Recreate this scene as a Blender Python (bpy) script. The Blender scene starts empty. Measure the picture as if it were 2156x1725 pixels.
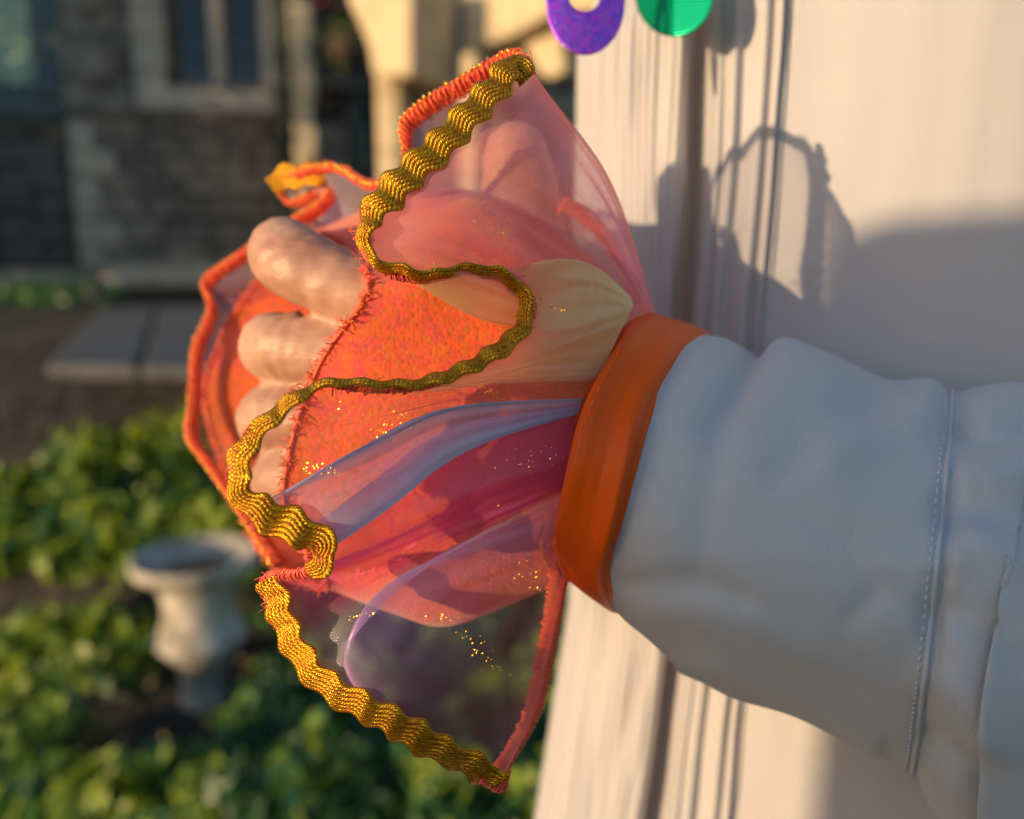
import bpy, bmesh, math, random
import numpy as np
from mathutils import Vector, Matrix, noise
random.seed(7); rng = np.random.default_rng(7)
SC = bpy.context.scene
COL = SC.collection
R = math.radians

# ---------------------------------------------------------------- camera, light, exposure
CAM = Vector((0, 0, 1.45)); PITCH = R(10.0); FPX = 1617.0; CX, CY = 1078.0, 862.5
FW = Vector((0, math.cos(PITCH), -math.sin(PITCH))); UP = Vector((0, math.sin(PITCH), math.cos(PITCH))); RT = Vector((1, 0, 0))
cd = bpy.data.cameras.new('camera'); cam = bpy.data.objects.new('camera', cd); COL.objects.link(cam)
cam.location = CAM; cam.rotation_euler = (R(90) - PITCH, 0, 0)
cd.lens = 27.0; cd.sensor_width = 36.0; cd.clip_start = 0.01; cd.clip_end = 500
cd.dof.use_dof = True; cd.dof.focus_distance = 0.170; cd.dof.aperture_fstop = 6.2; cd.dof.aperture_blades = 0
SC.camera = cam

SUN_T = Vector((1.0, 0.65, 0)).normalized(); SUN_EL = R(5.0)
SUN_DIR = Vector((SUN_T.x * math.cos(SUN_EL), SUN_T.y * math.cos(SUN_EL), -math.sin(SUN_EL)))     # way the light travels
w = bpy.data.worlds.new('World'); SC.world = w; w.use_nodes = True
nt = w.node_tree; sky = nt.nodes.new('ShaderNodeTexSky'); sky.sky_type = 'NISHITA'; sky.sun_disc = False
sky.sun_elevation = SUN_EL; sky.sun_rotation = math.atan2(-SUN_DIR.x, -SUN_DIR.y); sky.air_density = 1.0; sky.dust_density = 0.8; sky.ozone_density = 2.2
bg = nt.nodes['Background']; bg.inputs[1].default_value = 0.15
nt.links.new(sky.outputs[0], bg.inputs[0])
sd = bpy.data.lights.new('sun', 'SUN'); sun = bpy.data.objects.new('sun', sd); COL.objects.link(sun)
sd.energy = 2.6; sd.angle = R(0.6); sd.color = (1.0, 0.70, 0.39)
sun.rotation_euler = SUN_DIR.to_track_quat('-Z', 'Y').to_euler()
SC.view_settings.view_transform = 'Standard'; SC.view_settings.look = 'None'
SC.view_settings.exposure = 1.13; SC.view_settings.gamma = 1.0; SC.view_settings.use_curve_mapping = False
SC.render.engine = 'CYCLES'
cy = SC.cycles; cy.use_denoising = True; cy.max_bounces = 10; cy.transparent_max_bounces = 32
cy.diffuse_bounces = 4; cy.transmission_bounces = 6; cy.sample_clamp_indirect = 6.0; cy.use_adaptive_sampling = False

# ---------------------------------------------------------------- helpers
def P(x, y, d):                       # a point of the 2156x1725 picture at distance d in front of the lens
    x, y, d = float(x), float(y), float(d); return CAM + d * (FW + RT * ((x - CX) / FPX) - UP * ((y - CY) / FPX))

def ray_plane(x, y, p0, n):
    d = FW + RT * ((x - CX) / FPX) - UP * ((y - CY) / FPX)
    t = (p0 - CAM).dot(n) / d.dot(n)
    return CAM + d * t

def tag(o, label=None, cat=None, group=None, kind=None):
    if label: o['label'] = label
    if cat: o['category'] = cat
    if group: o['group'] = group
    if kind: o['kind'] = kind
    return o

def empty(name, loc):
    o = bpy.data.objects.new(name, None); COL.objects.link(o); o.location = loc; o.empty_display_size = .05
    return o

def parent(o, par):
    o.parent = par
    o.matrix_parent_inverse = Matrix.Identity(4)
    # meshes are written in world coordinates: shift by the chain of parents
    s = Vector((0, 0, 0)); p = par
    while p is not None:
        s += p.location; p = p.parent
    o.location = o.location - s
    return o

def mesh(name, verts, faces, mat, par=None, smooth=True, uvs=None, cols=None):
    me = bpy.data.meshes.new(name)
    me.from_pydata([tuple(v) for v in verts], [], faces)
    if smooth: me.polygons.foreach_set('use_smooth', [True] * len(me.polygons))
    vi = np.empty(len(me.loops), dtype=np.int32); me.loops.foreach_get('vertex_index', vi)
    if uvs is not None:
        l = me.uv_layers.new(name='UVMap'); a = np.asarray(uvs, dtype=np.float32)[vi]; l.data.foreach_set('uv', a.ravel())
    if cols is not None:
        l = me.color_attributes.new('tint', 'FLOAT_COLOR', 'POINT'); l.data.foreach_set('color', np.asarray(cols, dtype=np.float32).ravel())
    me.update()
    if mat: me.materials.append(mat)
    o = bpy.data.objects.new(name, me); COL.objects.link(o)
    if par is not None: parent(o, par)
    return o

def catmull(pts, sub, closed=False):
    """pts (n, ...) -> smooth interpolation along axis 0"""
    pts = np.asarray(pts, float); n = len(pts); out = []
    segs = n if closed else n - 1
    for i in range(segs):
        if closed: p0, p1, p2, p3 = pts[(i - 1) % n], pts[i], pts[(i + 1) % n], pts[(i + 2) % n]
        else:
            p1, p2 = pts[i], pts[i + 1]
            p0 = pts[i - 1] if i > 0 else 2 * p1 - p2
            p3 = pts[i + 2] if i + 2 < n else 2 * p2 - p1
        for k in range(sub):
            t = k / sub
            out.append(.5 * ((2 * p1) + (-p0 + p2) * t + (2 * p0 - 5 * p1 + 4 * p2 - p3) * t * t + (-p0 + 3 * p1 - 3 * p2 + p3) * t ** 3))
    if not closed: out.append(pts[-1])
    return np.array(out)

def grid(name, G, mat, par=None, close_u=False, close_v=False, uvscale=(1, 1), cols=None, flip=False):
    """G (nu, nv, 3)"""
    nu, nv = G.shape[:2]; F = []
    for i in range(nu if close_u else nu - 1):
        for j in range(nv if close_v else nv - 1):
            a, b, c, d = i * nv + j, ((i + 1) % nu) * nv + j, ((i + 1) % nu) * nv + (j + 1) % nv, i * nv + (j + 1) % nv
            F.append((a, d, c, b) if flip else (a, b, c, d))
    # arc-length uv
    du = np.zeros((nu, nv)); du[1:] = np.cumsum(np.linalg.norm(np.diff(G, axis=0), axis=2), axis=0)
    dv = np.zeros((nu, nv)); dv[:, 1:] = np.cumsum(np.linalg.norm(np.diff(G, axis=1), axis=2), axis=1)
    uv = np.stack([du * uvscale[0], dv * uvscale[1]], -1).reshape(-1, 2)
    return mesh(name, G.reshape(-1, 3), F, mat, par, True, uv, None if cols is None else cols.reshape(-1, 4))

def resample(c, step):
    c = np.asarray(c, float); s = np.r_[0, np.cumsum(np.linalg.norm(np.diff(c, axis=0), axis=1))]
    n = max(2, int(s[-1] / step)); t = np.linspace(0, s[-1], n)
    return np.stack([np.interp(t, s, c[:, k]) for k in range(3)], -1)

def tube_data(path, rad, sides=6, cap=True):
    path = np.asarray(path, float); n = len(path)
    rad = np.full(n, rad) if np.isscalar(rad) else np.asarray(rad)
    T = np.gradient(path, axis=0); T /= np.linalg.norm(T, axis=1)[:, None] + 1e-12
    ref = np.array([0.13, .31, .94]); V = []; F = []
    N = np.cross(T[0], ref); N /= np.linalg.norm(N)
    for i in range(n):
        N = N - T[i] * N.dot(T[i]); N /= np.linalg.norm(N) + 1e-12; B = np.cross(T[i], N)
        for k in range(sides):
            a = 2 * math.pi * k / sides
            V.append(path[i] + rad[i] * (math.cos(a) * N + math.sin(a) * B))
    for i in range(n - 1):
        for k in range(sides):
            k2 = (k + 1) % sides
            F.append((i * sides + k, i * sides + k2, (i + 1) * sides + k2, (i + 1) * sides + k))
    if cap:
        F.append(tuple(range(sides))[::-1]); F.append(tuple((n - 1) * sides + k for k in range(sides)))
    return V, F

def tube(name, path, rad, mat, par=None, sides=6):
    V, F = tube_data(path, rad, sides); return mesh(name, V, F, mat, par)

def merge(lst):
    V, F = [], []
    for v, f in lst:
        o = len(V); V.extend(v); F.extend(tuple(i + o for i in q) for q in f)
    return V, F

# ---------------------------------------------------------------- materials
def N(nt, typ, **kw):
    n = nt.nodes.new(typ)
    for k, v in kw.items(): setattr(n, k, v)
    return n

def pbr(name, col, rough=.7, metal=0., noise_amt=0., noise_scale=10., col2=None, bump=0., bump_scale=50., spec=.5, sheen=0., sss=0., coords='Object', detail=6, stretch=(1, 1, 1), bump_dist=.01):
    m = bpy.data.materials.new(name); m.use_nodes = True; nt = m.node_tree; L = nt.links.new
    b = nt.nodes['Principled BSDF']; b.inputs['Roughness'].default_value = rough; b.inputs['Metallic'].default_value = metal
    b.inputs['Specular IOR Level'].default_value = spec; b.inputs['Sheen Weight'].default_value = sheen
    b.inputs['Base Color'].default_value = (*col, 1)
    if sss:
        b.inputs['Subsurface Weight'].default_value = sss; b.inputs['Subsurface Radius'].default_value = (.004, .0015, .0008); b.inputs['Subsurface Scale'].default_value = 1.0
    tc = N(nt, 'ShaderNodeTexCoord'); mp = N(nt, 'ShaderNodeMapping'); mp.inputs['Scale'].default_value = stretch
    L(tc.outputs[coords], mp.inputs[0])
    if col2 is not None:
        nz = N(nt, 'ShaderNodeTexNoise'); nz.inputs['Scale'].default_value = noise_scale; nz.inputs['Detail'].default_value = detail; nz.inputs['Roughness'].default_value = .65
        L(mp.outputs[0], nz.inputs[0])
        cr = N(nt, 'ShaderNodeValToRGB'); cr.color_ramp.elements[0].position = .38; cr.color_ramp.elements[1].position = .64
        cr.color_ramp.elements[0].color = (*col, 1); cr.color_ramp.elements[1].color = (*col2, 1)
        L(nz.outputs[0], cr.inputs[0]); L(cr.outputs[0], b.inputs['Base Color'])
    if bump:
        nb = N(nt, 'ShaderNodeTexNoise'); nb.inputs['Scale'].default_value = bump_scale; nb.inputs['Detail'].default_value = 8
        L(mp.outputs[0], nb.inputs[0])
        bp = N(nt, 'ShaderNodeBump'); bp.inputs['Strength'].default_value = bump; bp.inputs['Distance'].default_value = bump_dist
        L(nb.outputs[0], bp.inputs['Height']); L(bp.outputs[0], b.inputs['Normal'])
    return m

def weave_bump(m, scale, strength, dist, two=True, angle=0):
    """fine over-under weave relief in uv (metres)"""
    nt = m.node_tree; L = nt.links.new; b = nt.nodes['Principled BSDF']
    tc = N(nt, 'ShaderNodeTexCoord'); mp = N(nt, 'ShaderNodeMapping'); mp.inputs['Scale'].default_value = (scale, scale, scale); mp.inputs['Rotation'].default_value = (0, 0, angle)
    L(tc.outputs['UV'], mp.inputs[0])
    w1 = N(nt, 'ShaderNodeTexWave'); w1.bands_direction = 'X'; w1.inputs['Scale'].default_value = 1; L(mp.outputs[0], w1.inputs[0])
    w2 = N(nt, 'ShaderNodeTexWave'); w2.bands_direction = 'Y'; w2.inputs['Scale'].default_value = 1; L(mp.outputs[0], w2.inputs[0])
    mx = N(nt, 'ShaderNodeMath', operation='MAXIMUM'); L(w1.outputs['Fac'], mx.inputs[0]); L(w2.outputs['Fac'], mx.inputs[1])
    bp = N(nt, 'ShaderNodeBump'); bp.inputs['Strength'].default_value = strength; bp.inputs['Distance'].default_value = dist
    L(mx.outputs[0], bp.inputs['Height'])
    old = b.inputs['Normal'].links
    if old: L(old[0].from_socket, bp.inputs['Normal'])
    L(bp.outputs[0], b.inputs['Normal'])

M = {}
def organza(name, base, grazing, use_attr=True, col=(.9, .3, .3), gloss=.12):
    m = bpy.data.materials.new(name); m.use_nodes = True; nt = m.node_tree; L = nt.links.new
    nt.nodes.remove(nt.nodes['Principled BSDF']); out = nt.nodes['Material Output']
    at = N(nt, 'ShaderNodeAttribute', attribute_name='tint')
    tr = N(nt, 'ShaderNodeBsdfTransparent'); df = N(nt, 'ShaderNodeBsdfDiffuse'); tl = N(nt, 'ShaderNodeBsdfTranslucent'); gl = N(nt, 'ShaderNodeBsdfAnisotropic') if False else N(nt, 'ShaderNodeBsdfGlossy')
    gl.inputs['Roughness'].default_value = .32
    tc = N(nt, 'ShaderNodeTexCoord'); mp = N(nt, 'ShaderNodeMapping'); L(tc.outputs['UV'], mp.inputs[0])
    # threads every 0.5 mm, with cloudy slubs
    mp.inputs['Scale'].default_value = (900, 900, 900)
    w1 = N(nt, 'ShaderNodeTexWave'); w1.bands_direction = 'X'; w1.inputs['Scale'].default_value = .5; w1.inputs['Distortion'].default_value = .6; L(mp.outputs[0], w1.inputs[0])
    w2 = N(nt, 'ShaderNodeTexWave'); w2.bands_direction = 'Y'; w2.inputs['Scale'].default_value = .5; w2.inputs['Distortion'].default_value = .6; L(mp.outputs[0], w2.inputs[0])
    mx = N(nt, 'ShaderNodeMath', operation='MAXIMUM'); L(w1.outputs['Fac'], mx.inputs[0]); L(w2.outputs['Fac'], mx.inputs[1])
    nz = N(nt, 'ShaderNodeTexNoise'); nz.inputs['Scale'].default_value = 70; nz.inputs['Detail'].default_value = 4; L(tc.outputs['UV'], nz.inputs[0])
    lw = N(nt, 'ShaderNodeLayerWeight'); lw.inputs['Blend'].default_value = .5
    pw = N(nt, 'ShaderNodeMath', operation='POWER'); L(lw.outputs['Facing'], pw.inputs[0]); pw.inputs[1].default_value = 2.2
    g = N(nt, 'ShaderNodeMath', operation='MULTIPLY_ADD'); L(pw.outputs[0], g.inputs[0]); g.inputs[1].default_value = grazing
    g.inputs[2].default_value = base
    g2 = N(nt, 'ShaderNodeMath', operation='MULTIPLY_ADD'); L(mx.outputs[0], g2.inputs[0]); g2.inputs[1].default_value = .10; L(g.outputs[0], g2.inputs[2])
    g3 = N(nt, 'ShaderNodeMath', operation='MULTIPLY_ADD'); L(nz.outputs[0], g3.inputs[0]); g3.inputs[1].default_value = .16; L(g2.outputs[0], g3.inputs[2])
    g4 = N(nt, 'ShaderNodeMath', operation='MINIMUM'); L(g3.outputs[0], g4.inputs[0]); g4.inputs[1].default_value = .93
    ga = N(nt, 'ShaderNodeMath', operation='MULTIPLY'); L(g4.outputs[0], ga.inputs[0]); L(at.outputs['Alpha'], ga.inputs[1]); gb = N(nt, 'ShaderNodeMath', operation='MINIMUM'); L(ga.outputs[0], gb.inputs[0]); gb.inputs[1].default_value = .95
    L(at.outputs['Color'], df.inputs[0]); L(at.outputs['Color'], tl.inputs[0])
    m1 = N(nt, 'ShaderNodeMixShader'); m1.inputs[0].default_value = .5; L(df.outputs[0], m1.inputs[1]); L(tl.outputs[0], m1.inputs[2])
    gc = N(nt, 'ShaderNodeMixRGB'); gc.inputs[0].default_value = .55; gc.inputs[2].default_value = (1, .93, .85, 1); L(at.outputs['Color'], gc.inputs[1]); L(gc.outputs[0], gl.inputs[0])
    bp = N(nt, 'ShaderNodeBump'); bp.inputs['Strength'].default_value = .25; bp.inputs['Distance'].default_value = .0003; L(mx.outputs[0], bp.inputs['Height']); L(bp.outputs[0], gl.inputs['Normal'])
    m2 = N(nt, 'ShaderNodeMixShader'); m2.inputs[0].default_value = gloss; L(m1.outputs[0], m2.inputs[1]); L(gl.outputs[0], m2.inputs[2])
    m3 = N(nt, 'ShaderNodeMixShader'); L(gb.outputs[0], m3.inputs[0]); L(tr.outputs[0], m3.inputs[1]); L(m2.outputs[0], m3.inputs[2])
    L(m3.outputs[0], out.inputs[0])
    return m
M['organza'] = organza('rainbow_organza', .23, .78)

def knit_mat():
    m = pbr('orange_knit', (.95, .17, .015), .85, col2=(.86, .08, .11), noise_scale=260, detail=3, sheen=.5)
    nt = m.node_tree; L = nt.links.new; b = nt.nodes['Principled BSDF']
    # larger drift of pink over the orange
    tc = N(nt, 'ShaderNodeTexCoord')
    vo = N(nt, 'ShaderNodeTexVoronoi'); vo.inputs['Scale'].default_value = 900; vo.inputs['Randomness'].default_value = .8; L(tc.outputs['Object'], vo.inputs[0])
    nz = N(nt, 'ShaderNodeTexNoise'); nz.inputs['Scale'].default_value = 1500; nz.inputs['Detail'].default_value = 2; L(tc.outputs['Object'], nz.inputs[0])
    ad = N(nt, 'ShaderNodeMath', operation='MULTIPLY_ADD'); L(nz.outputs[0], ad.inputs[0]); ad.inputs[1].default_value = .8; L(vo.outputs['Distance'], ad.inputs[2])
    bp = N(nt, 'ShaderNodeBump'); bp.inputs['Strength'].default_value = .4; bp.inputs['Distance'].default_value = .0004; bp.invert = True
    L(ad.outputs[0], bp.inputs['Height']); L(bp.outputs[0], b.inputs['Normal'])
    n2 = N(nt, 'ShaderNodeTexNoise'); n2.inputs['Scale'].default_value = 45; n2.inputs['Detail'].default_value = 3; L(tc.outputs['Object'], n2.inputs[0])
    mr = N(nt, 'ShaderNodeMapRange'); mr.inputs[1].default_value = .42; mr.inputs[2].default_value = .62; L(n2.outputs[0], mr.inputs[0])
    mix = N(nt, 'ShaderNodeMixRGB'); L(mr.outputs[0], mix.inputs[0]); src = b.inputs['Base Color'].links[0].from_socket
    L(src, mix.inputs[1]); mix.inputs[2].default_value = (.96, .16, .012, 1)
    v2 = N(nt, 'ShaderNodeMixRGB'); v2.blend_type = 'MULTIPLY'; v2.inputs[0].default_value = .35; L(mix.outputs[0], v2.inputs[1])
    L(vo.outputs['Color'], v2.inputs[2]); L(v2.outputs[0], b.inputs['Base Color'])
    b.inputs['Subsurface Weight'].default_value = .0
    tl = N(nt, 'ShaderNodeBsdfTranslucent'); tl.inputs[0].default_value = (1, .2, .03, 1)
    mx = N(nt, 'ShaderNodeMixShader'); mx.inputs[0].default_value = .3; L(b.outputs[0], mx.inputs[1]); L(tl.outputs[0], mx.inputs[2]); L(mx.outputs[0], nt.nodes['Material Output'].inputs[0])
    return m
M['knit'] = knit_mat()

def cloth_mat(name, col, transl, rough, wscale, wstr, sheen=.1, big=.0):
    m = pbr(name, col, rough, sheen=sheen, spec=.35, bump=big, bump_scale=40, bump_dist=.004)
    weave_bump(m, wscale, wstr, .00025)
    nt = m.node_tree; L = nt.links.new; b = nt.nodes['Principled BSDF']
    tl = N(nt, 'ShaderNodeBsdfTranslucent'); tl.inputs[0].default_value = (*col, 1)
    mx = N(nt, 'ShaderNodeMixShader'); mx.inputs[0].default_value = transl; L(b.outputs[0], mx.inputs[1]); L(tl.outputs[0], mx.inputs[2]); L(mx.outputs[0], nt.nodes['Material Output'].inputs[0])
    return m
M['sleeve'] = cloth_mat('pale_sleeve_cotton', (.60, .61, .66), .12, .65, 520, .5, .25, .10)
M['tunic'] = cloth_mat('pale_tunic_cotton', (.63, .61, .63), .28, .6, 520, .3, .2, .06)
M['satin'] = pbr('orange_satin', (.82, .10, .001), .42, spec=.25, sheen=.0, bump=.10, bump_scale=60, bump_dist=.004); weave_bump(M['satin'], 1300, .2, .0002)
M['skin'] = pbr('skin', (.52, .30, .205), .5, col2=(.40, .20, .135), noise_scale=60, sss=.3, bump=.6, bump_scale=260, bump_dist=.0012, stretch=(.35, 1, 1))
M['thread_orange'] = pbr('orange_overlock_thread', (.90, .14, .012), .55, col2=(.85, .08, .035), noise_scale=300, spec=.5, sheen=.3)
M['thread_pink'] = pbr('pink_overlock_thread', (.80, .10, .16), .5, spec=.5)
M['thread_gold'] = pbr('gold_lurex_thread', (.95, .62, .06), .3, metal=.85)
M['white_thread'] = pbr('pale_thread', (.62, .62, .68), .6)
def gold_mat():
    m = pbr('gold_ric_rac_braid', (.62, .21, .010), .36, metal=.80, col2=(1.0, .56, .02), noise_scale=900, spec=.6)
    nt = m.node_tree; L = nt.links.new; b = nt.nodes['Principled BSDF']
    tc = N(nt, 'ShaderNodeTexCoord'); mp = N(nt, 'ShaderNodeMapping'); mp.inputs['Scale'].default_value = (1, 1, 1); mp.inputs['Rotation'].default_value = (0, 0, R(38)); L(tc.outputs['UV'], mp.inputs[0])
    w1 = N(nt, 'ShaderNodeTexWave'); w1.bands_direction = 'X'; w1.inputs['Scale'].default_value = 900; L(mp.outputs[0], w1.inputs[0])
    w2 = N(nt, 'ShaderNodeTexWave'); w2.bands_direction = 'Y'; w2.inputs['Scale'].default_value = 560; L(mp.outputs[0], w2.inputs[0])
    ad = N(nt, 'ShaderNodeMath', operation='ADD'); L(w1.outputs['Fac'], ad.inputs[0]); L(w2.outputs['Fac'], ad.inputs[1])
    bp = N(nt, 'ShaderNodeBump'); bp.inputs['Strength'].default_value = .6; bp.inputs['Distance'].default_value = .00012
    L(ad.outputs[0], bp.inputs['Height']); L(bp.outputs[0], b.inputs['Normal'])
    mr = N(nt, 'ShaderNodeMapRange'); mr.inputs[1].default_value = .2; mr.inputs[2].default_value = 1.3; mr.inputs[3].default_value = .25; mr.inputs[4].default_value = 1.0; L(ad.outputs[0], mr.inputs[0])
    mu = N(nt, 'ShaderNodeMixRGB'); mu.blend_type = 'MULTIPLY'; mu.inputs[0].default_value = 1; src = b.inputs['Base Color'].links[0].from_socket
    L(src, mu.inputs[1]); L(mr.outputs[0], mu.inputs[2]); L(mu.outputs[0], b.inputs['Base Color'])
    return m
M['gold'] = gold_mat()
M['stone'] = pbr('grey_brown_stone', (.18, .16, .14), .9, col2=(.32, .285, .24), noise_scale=6, bump=.5, bump_scale=14, bump_dist=.03)
M['stone_dark'] = pbr('dark_rubble_stone', (.10, .092, .086), .9, col2=(.22, .195, .175), noise_scale=5, bump=.6, bump_scale=12, bump_dist=.03)
M['stone_light'] = pbr('pale_dressed_stone', (.38, .345, .30), .85, col2=(.52, .47, .39), noise_scale=4, bump=.3, bump_scale=12, bump_dist=.02)
M['sandstone'] = pbr('golden_sandstone', (.50, .40, .26), .85, col2=(.62, .50, .33), noise_scale=5, bump=.4, bump_scale=10, bump_dist=.02)
M['mortar'] = pbr('dark_mortar', (.045, .04, .036), .95, bump=.4, bump_scale=30)
M['glass_dark'] = pbr('dark_window_glass', (.012, .016, .018), .08, spec=.6)
M['curtain'] = pbr('pale_green_blind', (.52, .70, .50), .8, col2=(.40, .60, .46), noise_scale=1.5)
M['paint_blue'] = pbr('blue_grey_window_paint', (.10, .15, .17), .6, col2=(.13, .18, .19), noise_scale=3)
M['pipe'] = pbr('dark_green_iron', (.012, .03, .022), .5)
M['roof'] = pbr('slate', (.05, .05, .055), .8, bump=.4)
M['path'] = pbr('grey_paving_slab', (.075, .076, .08), .9, col2=(.11, .11, .11), noise_scale=4, bump=.3, bump_scale=20)
M['soil'] = pbr('dark_garden_soil', (.022, .018, .014), .95, col2=(.05, .042, .034), noise_scale=7, bump=.9, bump_scale=12, bump_dist=.04)
M['urn'] = pbr('weathered_urn_stone', (.24, .21, .17), .85, col2=(.58, .53, .46), noise_scale=11, bump=.35, bump_scale=40, bump_dist=.01)
M['rust'] = pbr('rusty_brown_soil', (.22, .12, .06), .95, bump=.5, bump_scale=60)
def leafmat(name, c1, c2):
    m = pbr(name, c1, .45, col2=c2, noise_scale=9, spec=.5)
    nt = m.node_tree; L = nt.links.new; b = nt.nodes['Principled BSDF']
    tl = N(nt, 'ShaderNodeBsdfTranslucent'); tl.inputs[0].default_value = (c2[0] * 1.6, c2[1] * 1.6, c2[2], 1)
    mx = N(nt, 'ShaderNodeMixShader'); mx.inputs[0].default_value = .3; L(b.outputs[0], mx.inputs[1]); L(tl.outputs[0], mx.inputs[2]); L(mx.outputs[0], nt.nodes['Material Output'].inputs[0])
    return m
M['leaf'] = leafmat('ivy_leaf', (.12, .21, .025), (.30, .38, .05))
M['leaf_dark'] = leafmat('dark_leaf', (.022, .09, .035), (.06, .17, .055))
M['leaf_dry'] = pbr('dry_leaf', (.30, .17, .06), .7, col2=(.42, .30, .14), noise_scale=9)
M['petal'] = pbr('red_petal', (.45, .05, .03), .6)
M['bark'] = pbr('bark', (.06, .045, .03), .9, bump=.8, bump_scale=20)
def disc_mat(name, col, rough, glit):
    m = pbr(name, col, rough, metal=.75, spec=.7)
    nt = m.node_tree; L = nt.links.new; b = nt.nodes['Principled BSDF']
    if glit:
        tc = N(nt, 'ShaderNodeTexCoord'); vo = N(nt, 'ShaderNodeTexVoronoi'); vo.inputs['Scale'].default_value = 900; L(tc.outputs['Object'], vo.inputs[0])
        mx = N(nt, 'ShaderNodeMixRGB'); mx.blend_type = 'OVERLAY'; mx.inputs[0].default_value = .45; mx.inputs[1].default_value = (*col, 1); L(vo.outputs['Color'], mx.inputs[2]); L(mx.outputs[0], b.inputs['Base Color'])
        bp = N(nt, 'ShaderNodeBump'); bp.inputs['Strength'].default_value = .4; bp.inputs['Distance'].default_value = .0005; L(vo.outputs['Distance'], bp.inputs['Height']); L(bp.outputs[0], b.inputs['Normal'])
    return m
M['purple'] = disc_mat('holographic_purple', (.40, .09, .80), .45, True)
M['green'] = disc_mat('green_foil', (.0, .52, .22), .30, False)

# ================================================================ SETTING
# ground: lower garden, planted bank, terrace up to the house
def gz(x, y):
    ks = [(-30, 0), (1.8, 0), (2.55, .03), (3.3, .72), (4.0, .98), (6, 1.14), (9, 1.18), (60, 1.2), (400, 1.2)]
    z = np.interp(y, [k[0] for k in ks], [k[1] for k in ks])
    return z + .03 * noise.noise(Vector((x * 1.3, y * 1.3, 0)))
ys = np.r_[np.linspace(-200, -10, 6), np.linspace(-8, 1.5, 12), np.arange(1.6, 7, .07), np.linspace(7.2, 14, 24), np.array([20, 40, 100, 300])]
xs = np.r_[-300, -100, -40, np.linspace(-20, -6, 10), np.arange(-5.5, 4, .09), np.linspace(4.5, 20, 12), 40, 100, 300]
G = np.array([[(x, y, gz(x, y)) for x in xs] for y in ys])
g = grid('ground', G, M['soil']); g['kind'] = 'structure'

# terrace slab and kerb in front of the house
def box_data(x0, x1, y0, y1, z0, z1):
    V = [(x0, y0, z0), (x1, y0, z0), (x1, y1, z0), (x0, y1, z0), (x0, y0, z1), (x1, y0, z1), (x1, y1, z1), (x0, y1, z1)]
    return V, [(0, 3, 2, 1), (4, 5, 6, 7), (0, 1, 5, 4), (1, 2, 6, 5), (2, 3, 7, 6), (3, 0, 4, 7)]

def bevel(o, wd, seg=2):
    b = o.modifiers.new('bevel', 'BEVEL'); b.width = wd; b.segments = seg; b.limit_method = 'ANGLE'; b.harden_normals = False
    return o
def slab_from(pts, z1, th, name, mat, par=None):
    n = len(pts); V = [(p[0], p[1], z1) for p in pts] + [(p[0], p[1], z1 - th) for p in pts]
    F = [tuple(range(n)), tuple(range(2 * n - 1, n - 1, -1))] + [(i, i + n, (i + 1) % n + n, (i + 1) % n) for i in range(n)]
    o = mesh(name, V, F, mat, par, False); bevel(o, .02); return o
def gp(x, y, z):       # ray of the picture onto a level plane
    return ray_plane(x, y, Vector((0, 0, z)), Vector((0, 0, 1)))
path = empty('path', (0, 0, 0)); tag(path, kind='structure')
zt = 1.165
for k, (a, b) in enumerate([((215, 652), (330, 650)), ((334, 650), (470, 648)), ((474, 648), (640, 646))]):
    near = [(95, 772), (290, 776), (296, 776), (500, 778), (506, 778), (740, 780)]
    q = [gp(near[2 * k][0], near[2 * k][1], zt), gp(near[2 * k + 1][0], near[2 * k + 1][1], zt), gp(b[0], b[1], zt), gp(a[0], a[1], zt)]
    slab_from(q, zt + .01, .05, 'paving_slab', M['path'], path)

# ---------------------------------------------------------------- house
AH = R(12); EU = Vector((math.cos(AH), math.sin(AH), 0)); EV = Vector((-math.sin(AH), math.cos(AH), 0)); H0 = Vector((-4.2, 9.6, 1.15))
def hp(x, y, v=0.):   # picture point on the facade plane at set-back v -> (u, w)
    q = ray_plane(x, y, H0 + EV * v, EV) - H0
    return q.dot(EU), q.z
def hbox(name, u0, u1, v0, v1, w0, w1, mat, par, bev=.015, jit=0., label=None):
    V = []
    for (a, b, c) in [(u0, v0, w0), (u1, v0, w0), (u1, v1, w0), (u0, v1, w0), (u0, v0, w1), (u1, v0, w1), (u1, v1, w1), (u0, v1, w1)]:
        V.append(H0 + EU * (a + random.uniform(-jit, jit)) + EV * b + Vector((0, 0, c + random.uniform(-jit, jit))))
    F = [(0, 3, 2, 1), (4, 5, 6, 7), (0, 1, 5, 4), (1, 2, 6, 5), (2, 3, 7, 6), (3, 0, 4, 7)]
    o = mesh(name, V, F, mat, par, False)
    if bev: bevel(o, bev, 1)
    if label: o['label'] = label
    return o
house = tag(empty('house', H0), 'old grey stone house with mullioned windows standing in shade at the upper left', 'house')
def hb(name, x0, x1, y0, y1, v0, v1, mat, **k):      # box between picture columns and rows, front face at set-back v0
    u0, _ = hp(x0, 400, v0); u1, _ = hp(x1, 400, v0); _, w1 = hp((x0 + x1) / 2, y0, v0); _, w0 = hp((x0 + x1) / 2, y1, v0)
    return hbox(name, u0, u1, v0, v1, w0, w1, mat, k.pop('par', house), **k)
# core walls
hb('wall', 176, 592, 248, 640, .10, .6, M['mortar'], bev=0)
hb('wall', 176, 384, -420, 236, .10, .6, M['mortar'], bev=0)
hb('wall', -700, 176, 248, 640, .62, 1.0, M['mortar'], bev=0)
hb('wall', -700, -130, -420, 248, .62, 1.0, M['mortar'], bev=0)
hb('wall', 384, 592, -420, -250, .10, .6, M['mortar'], bev=0)
ub, _ = hp(592, 300, .1)
hbox('back_wall', -3, ub + 3.0, 3.4, 3.7, -.1, 5.6, M['mortar'], house, bev=0)
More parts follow.
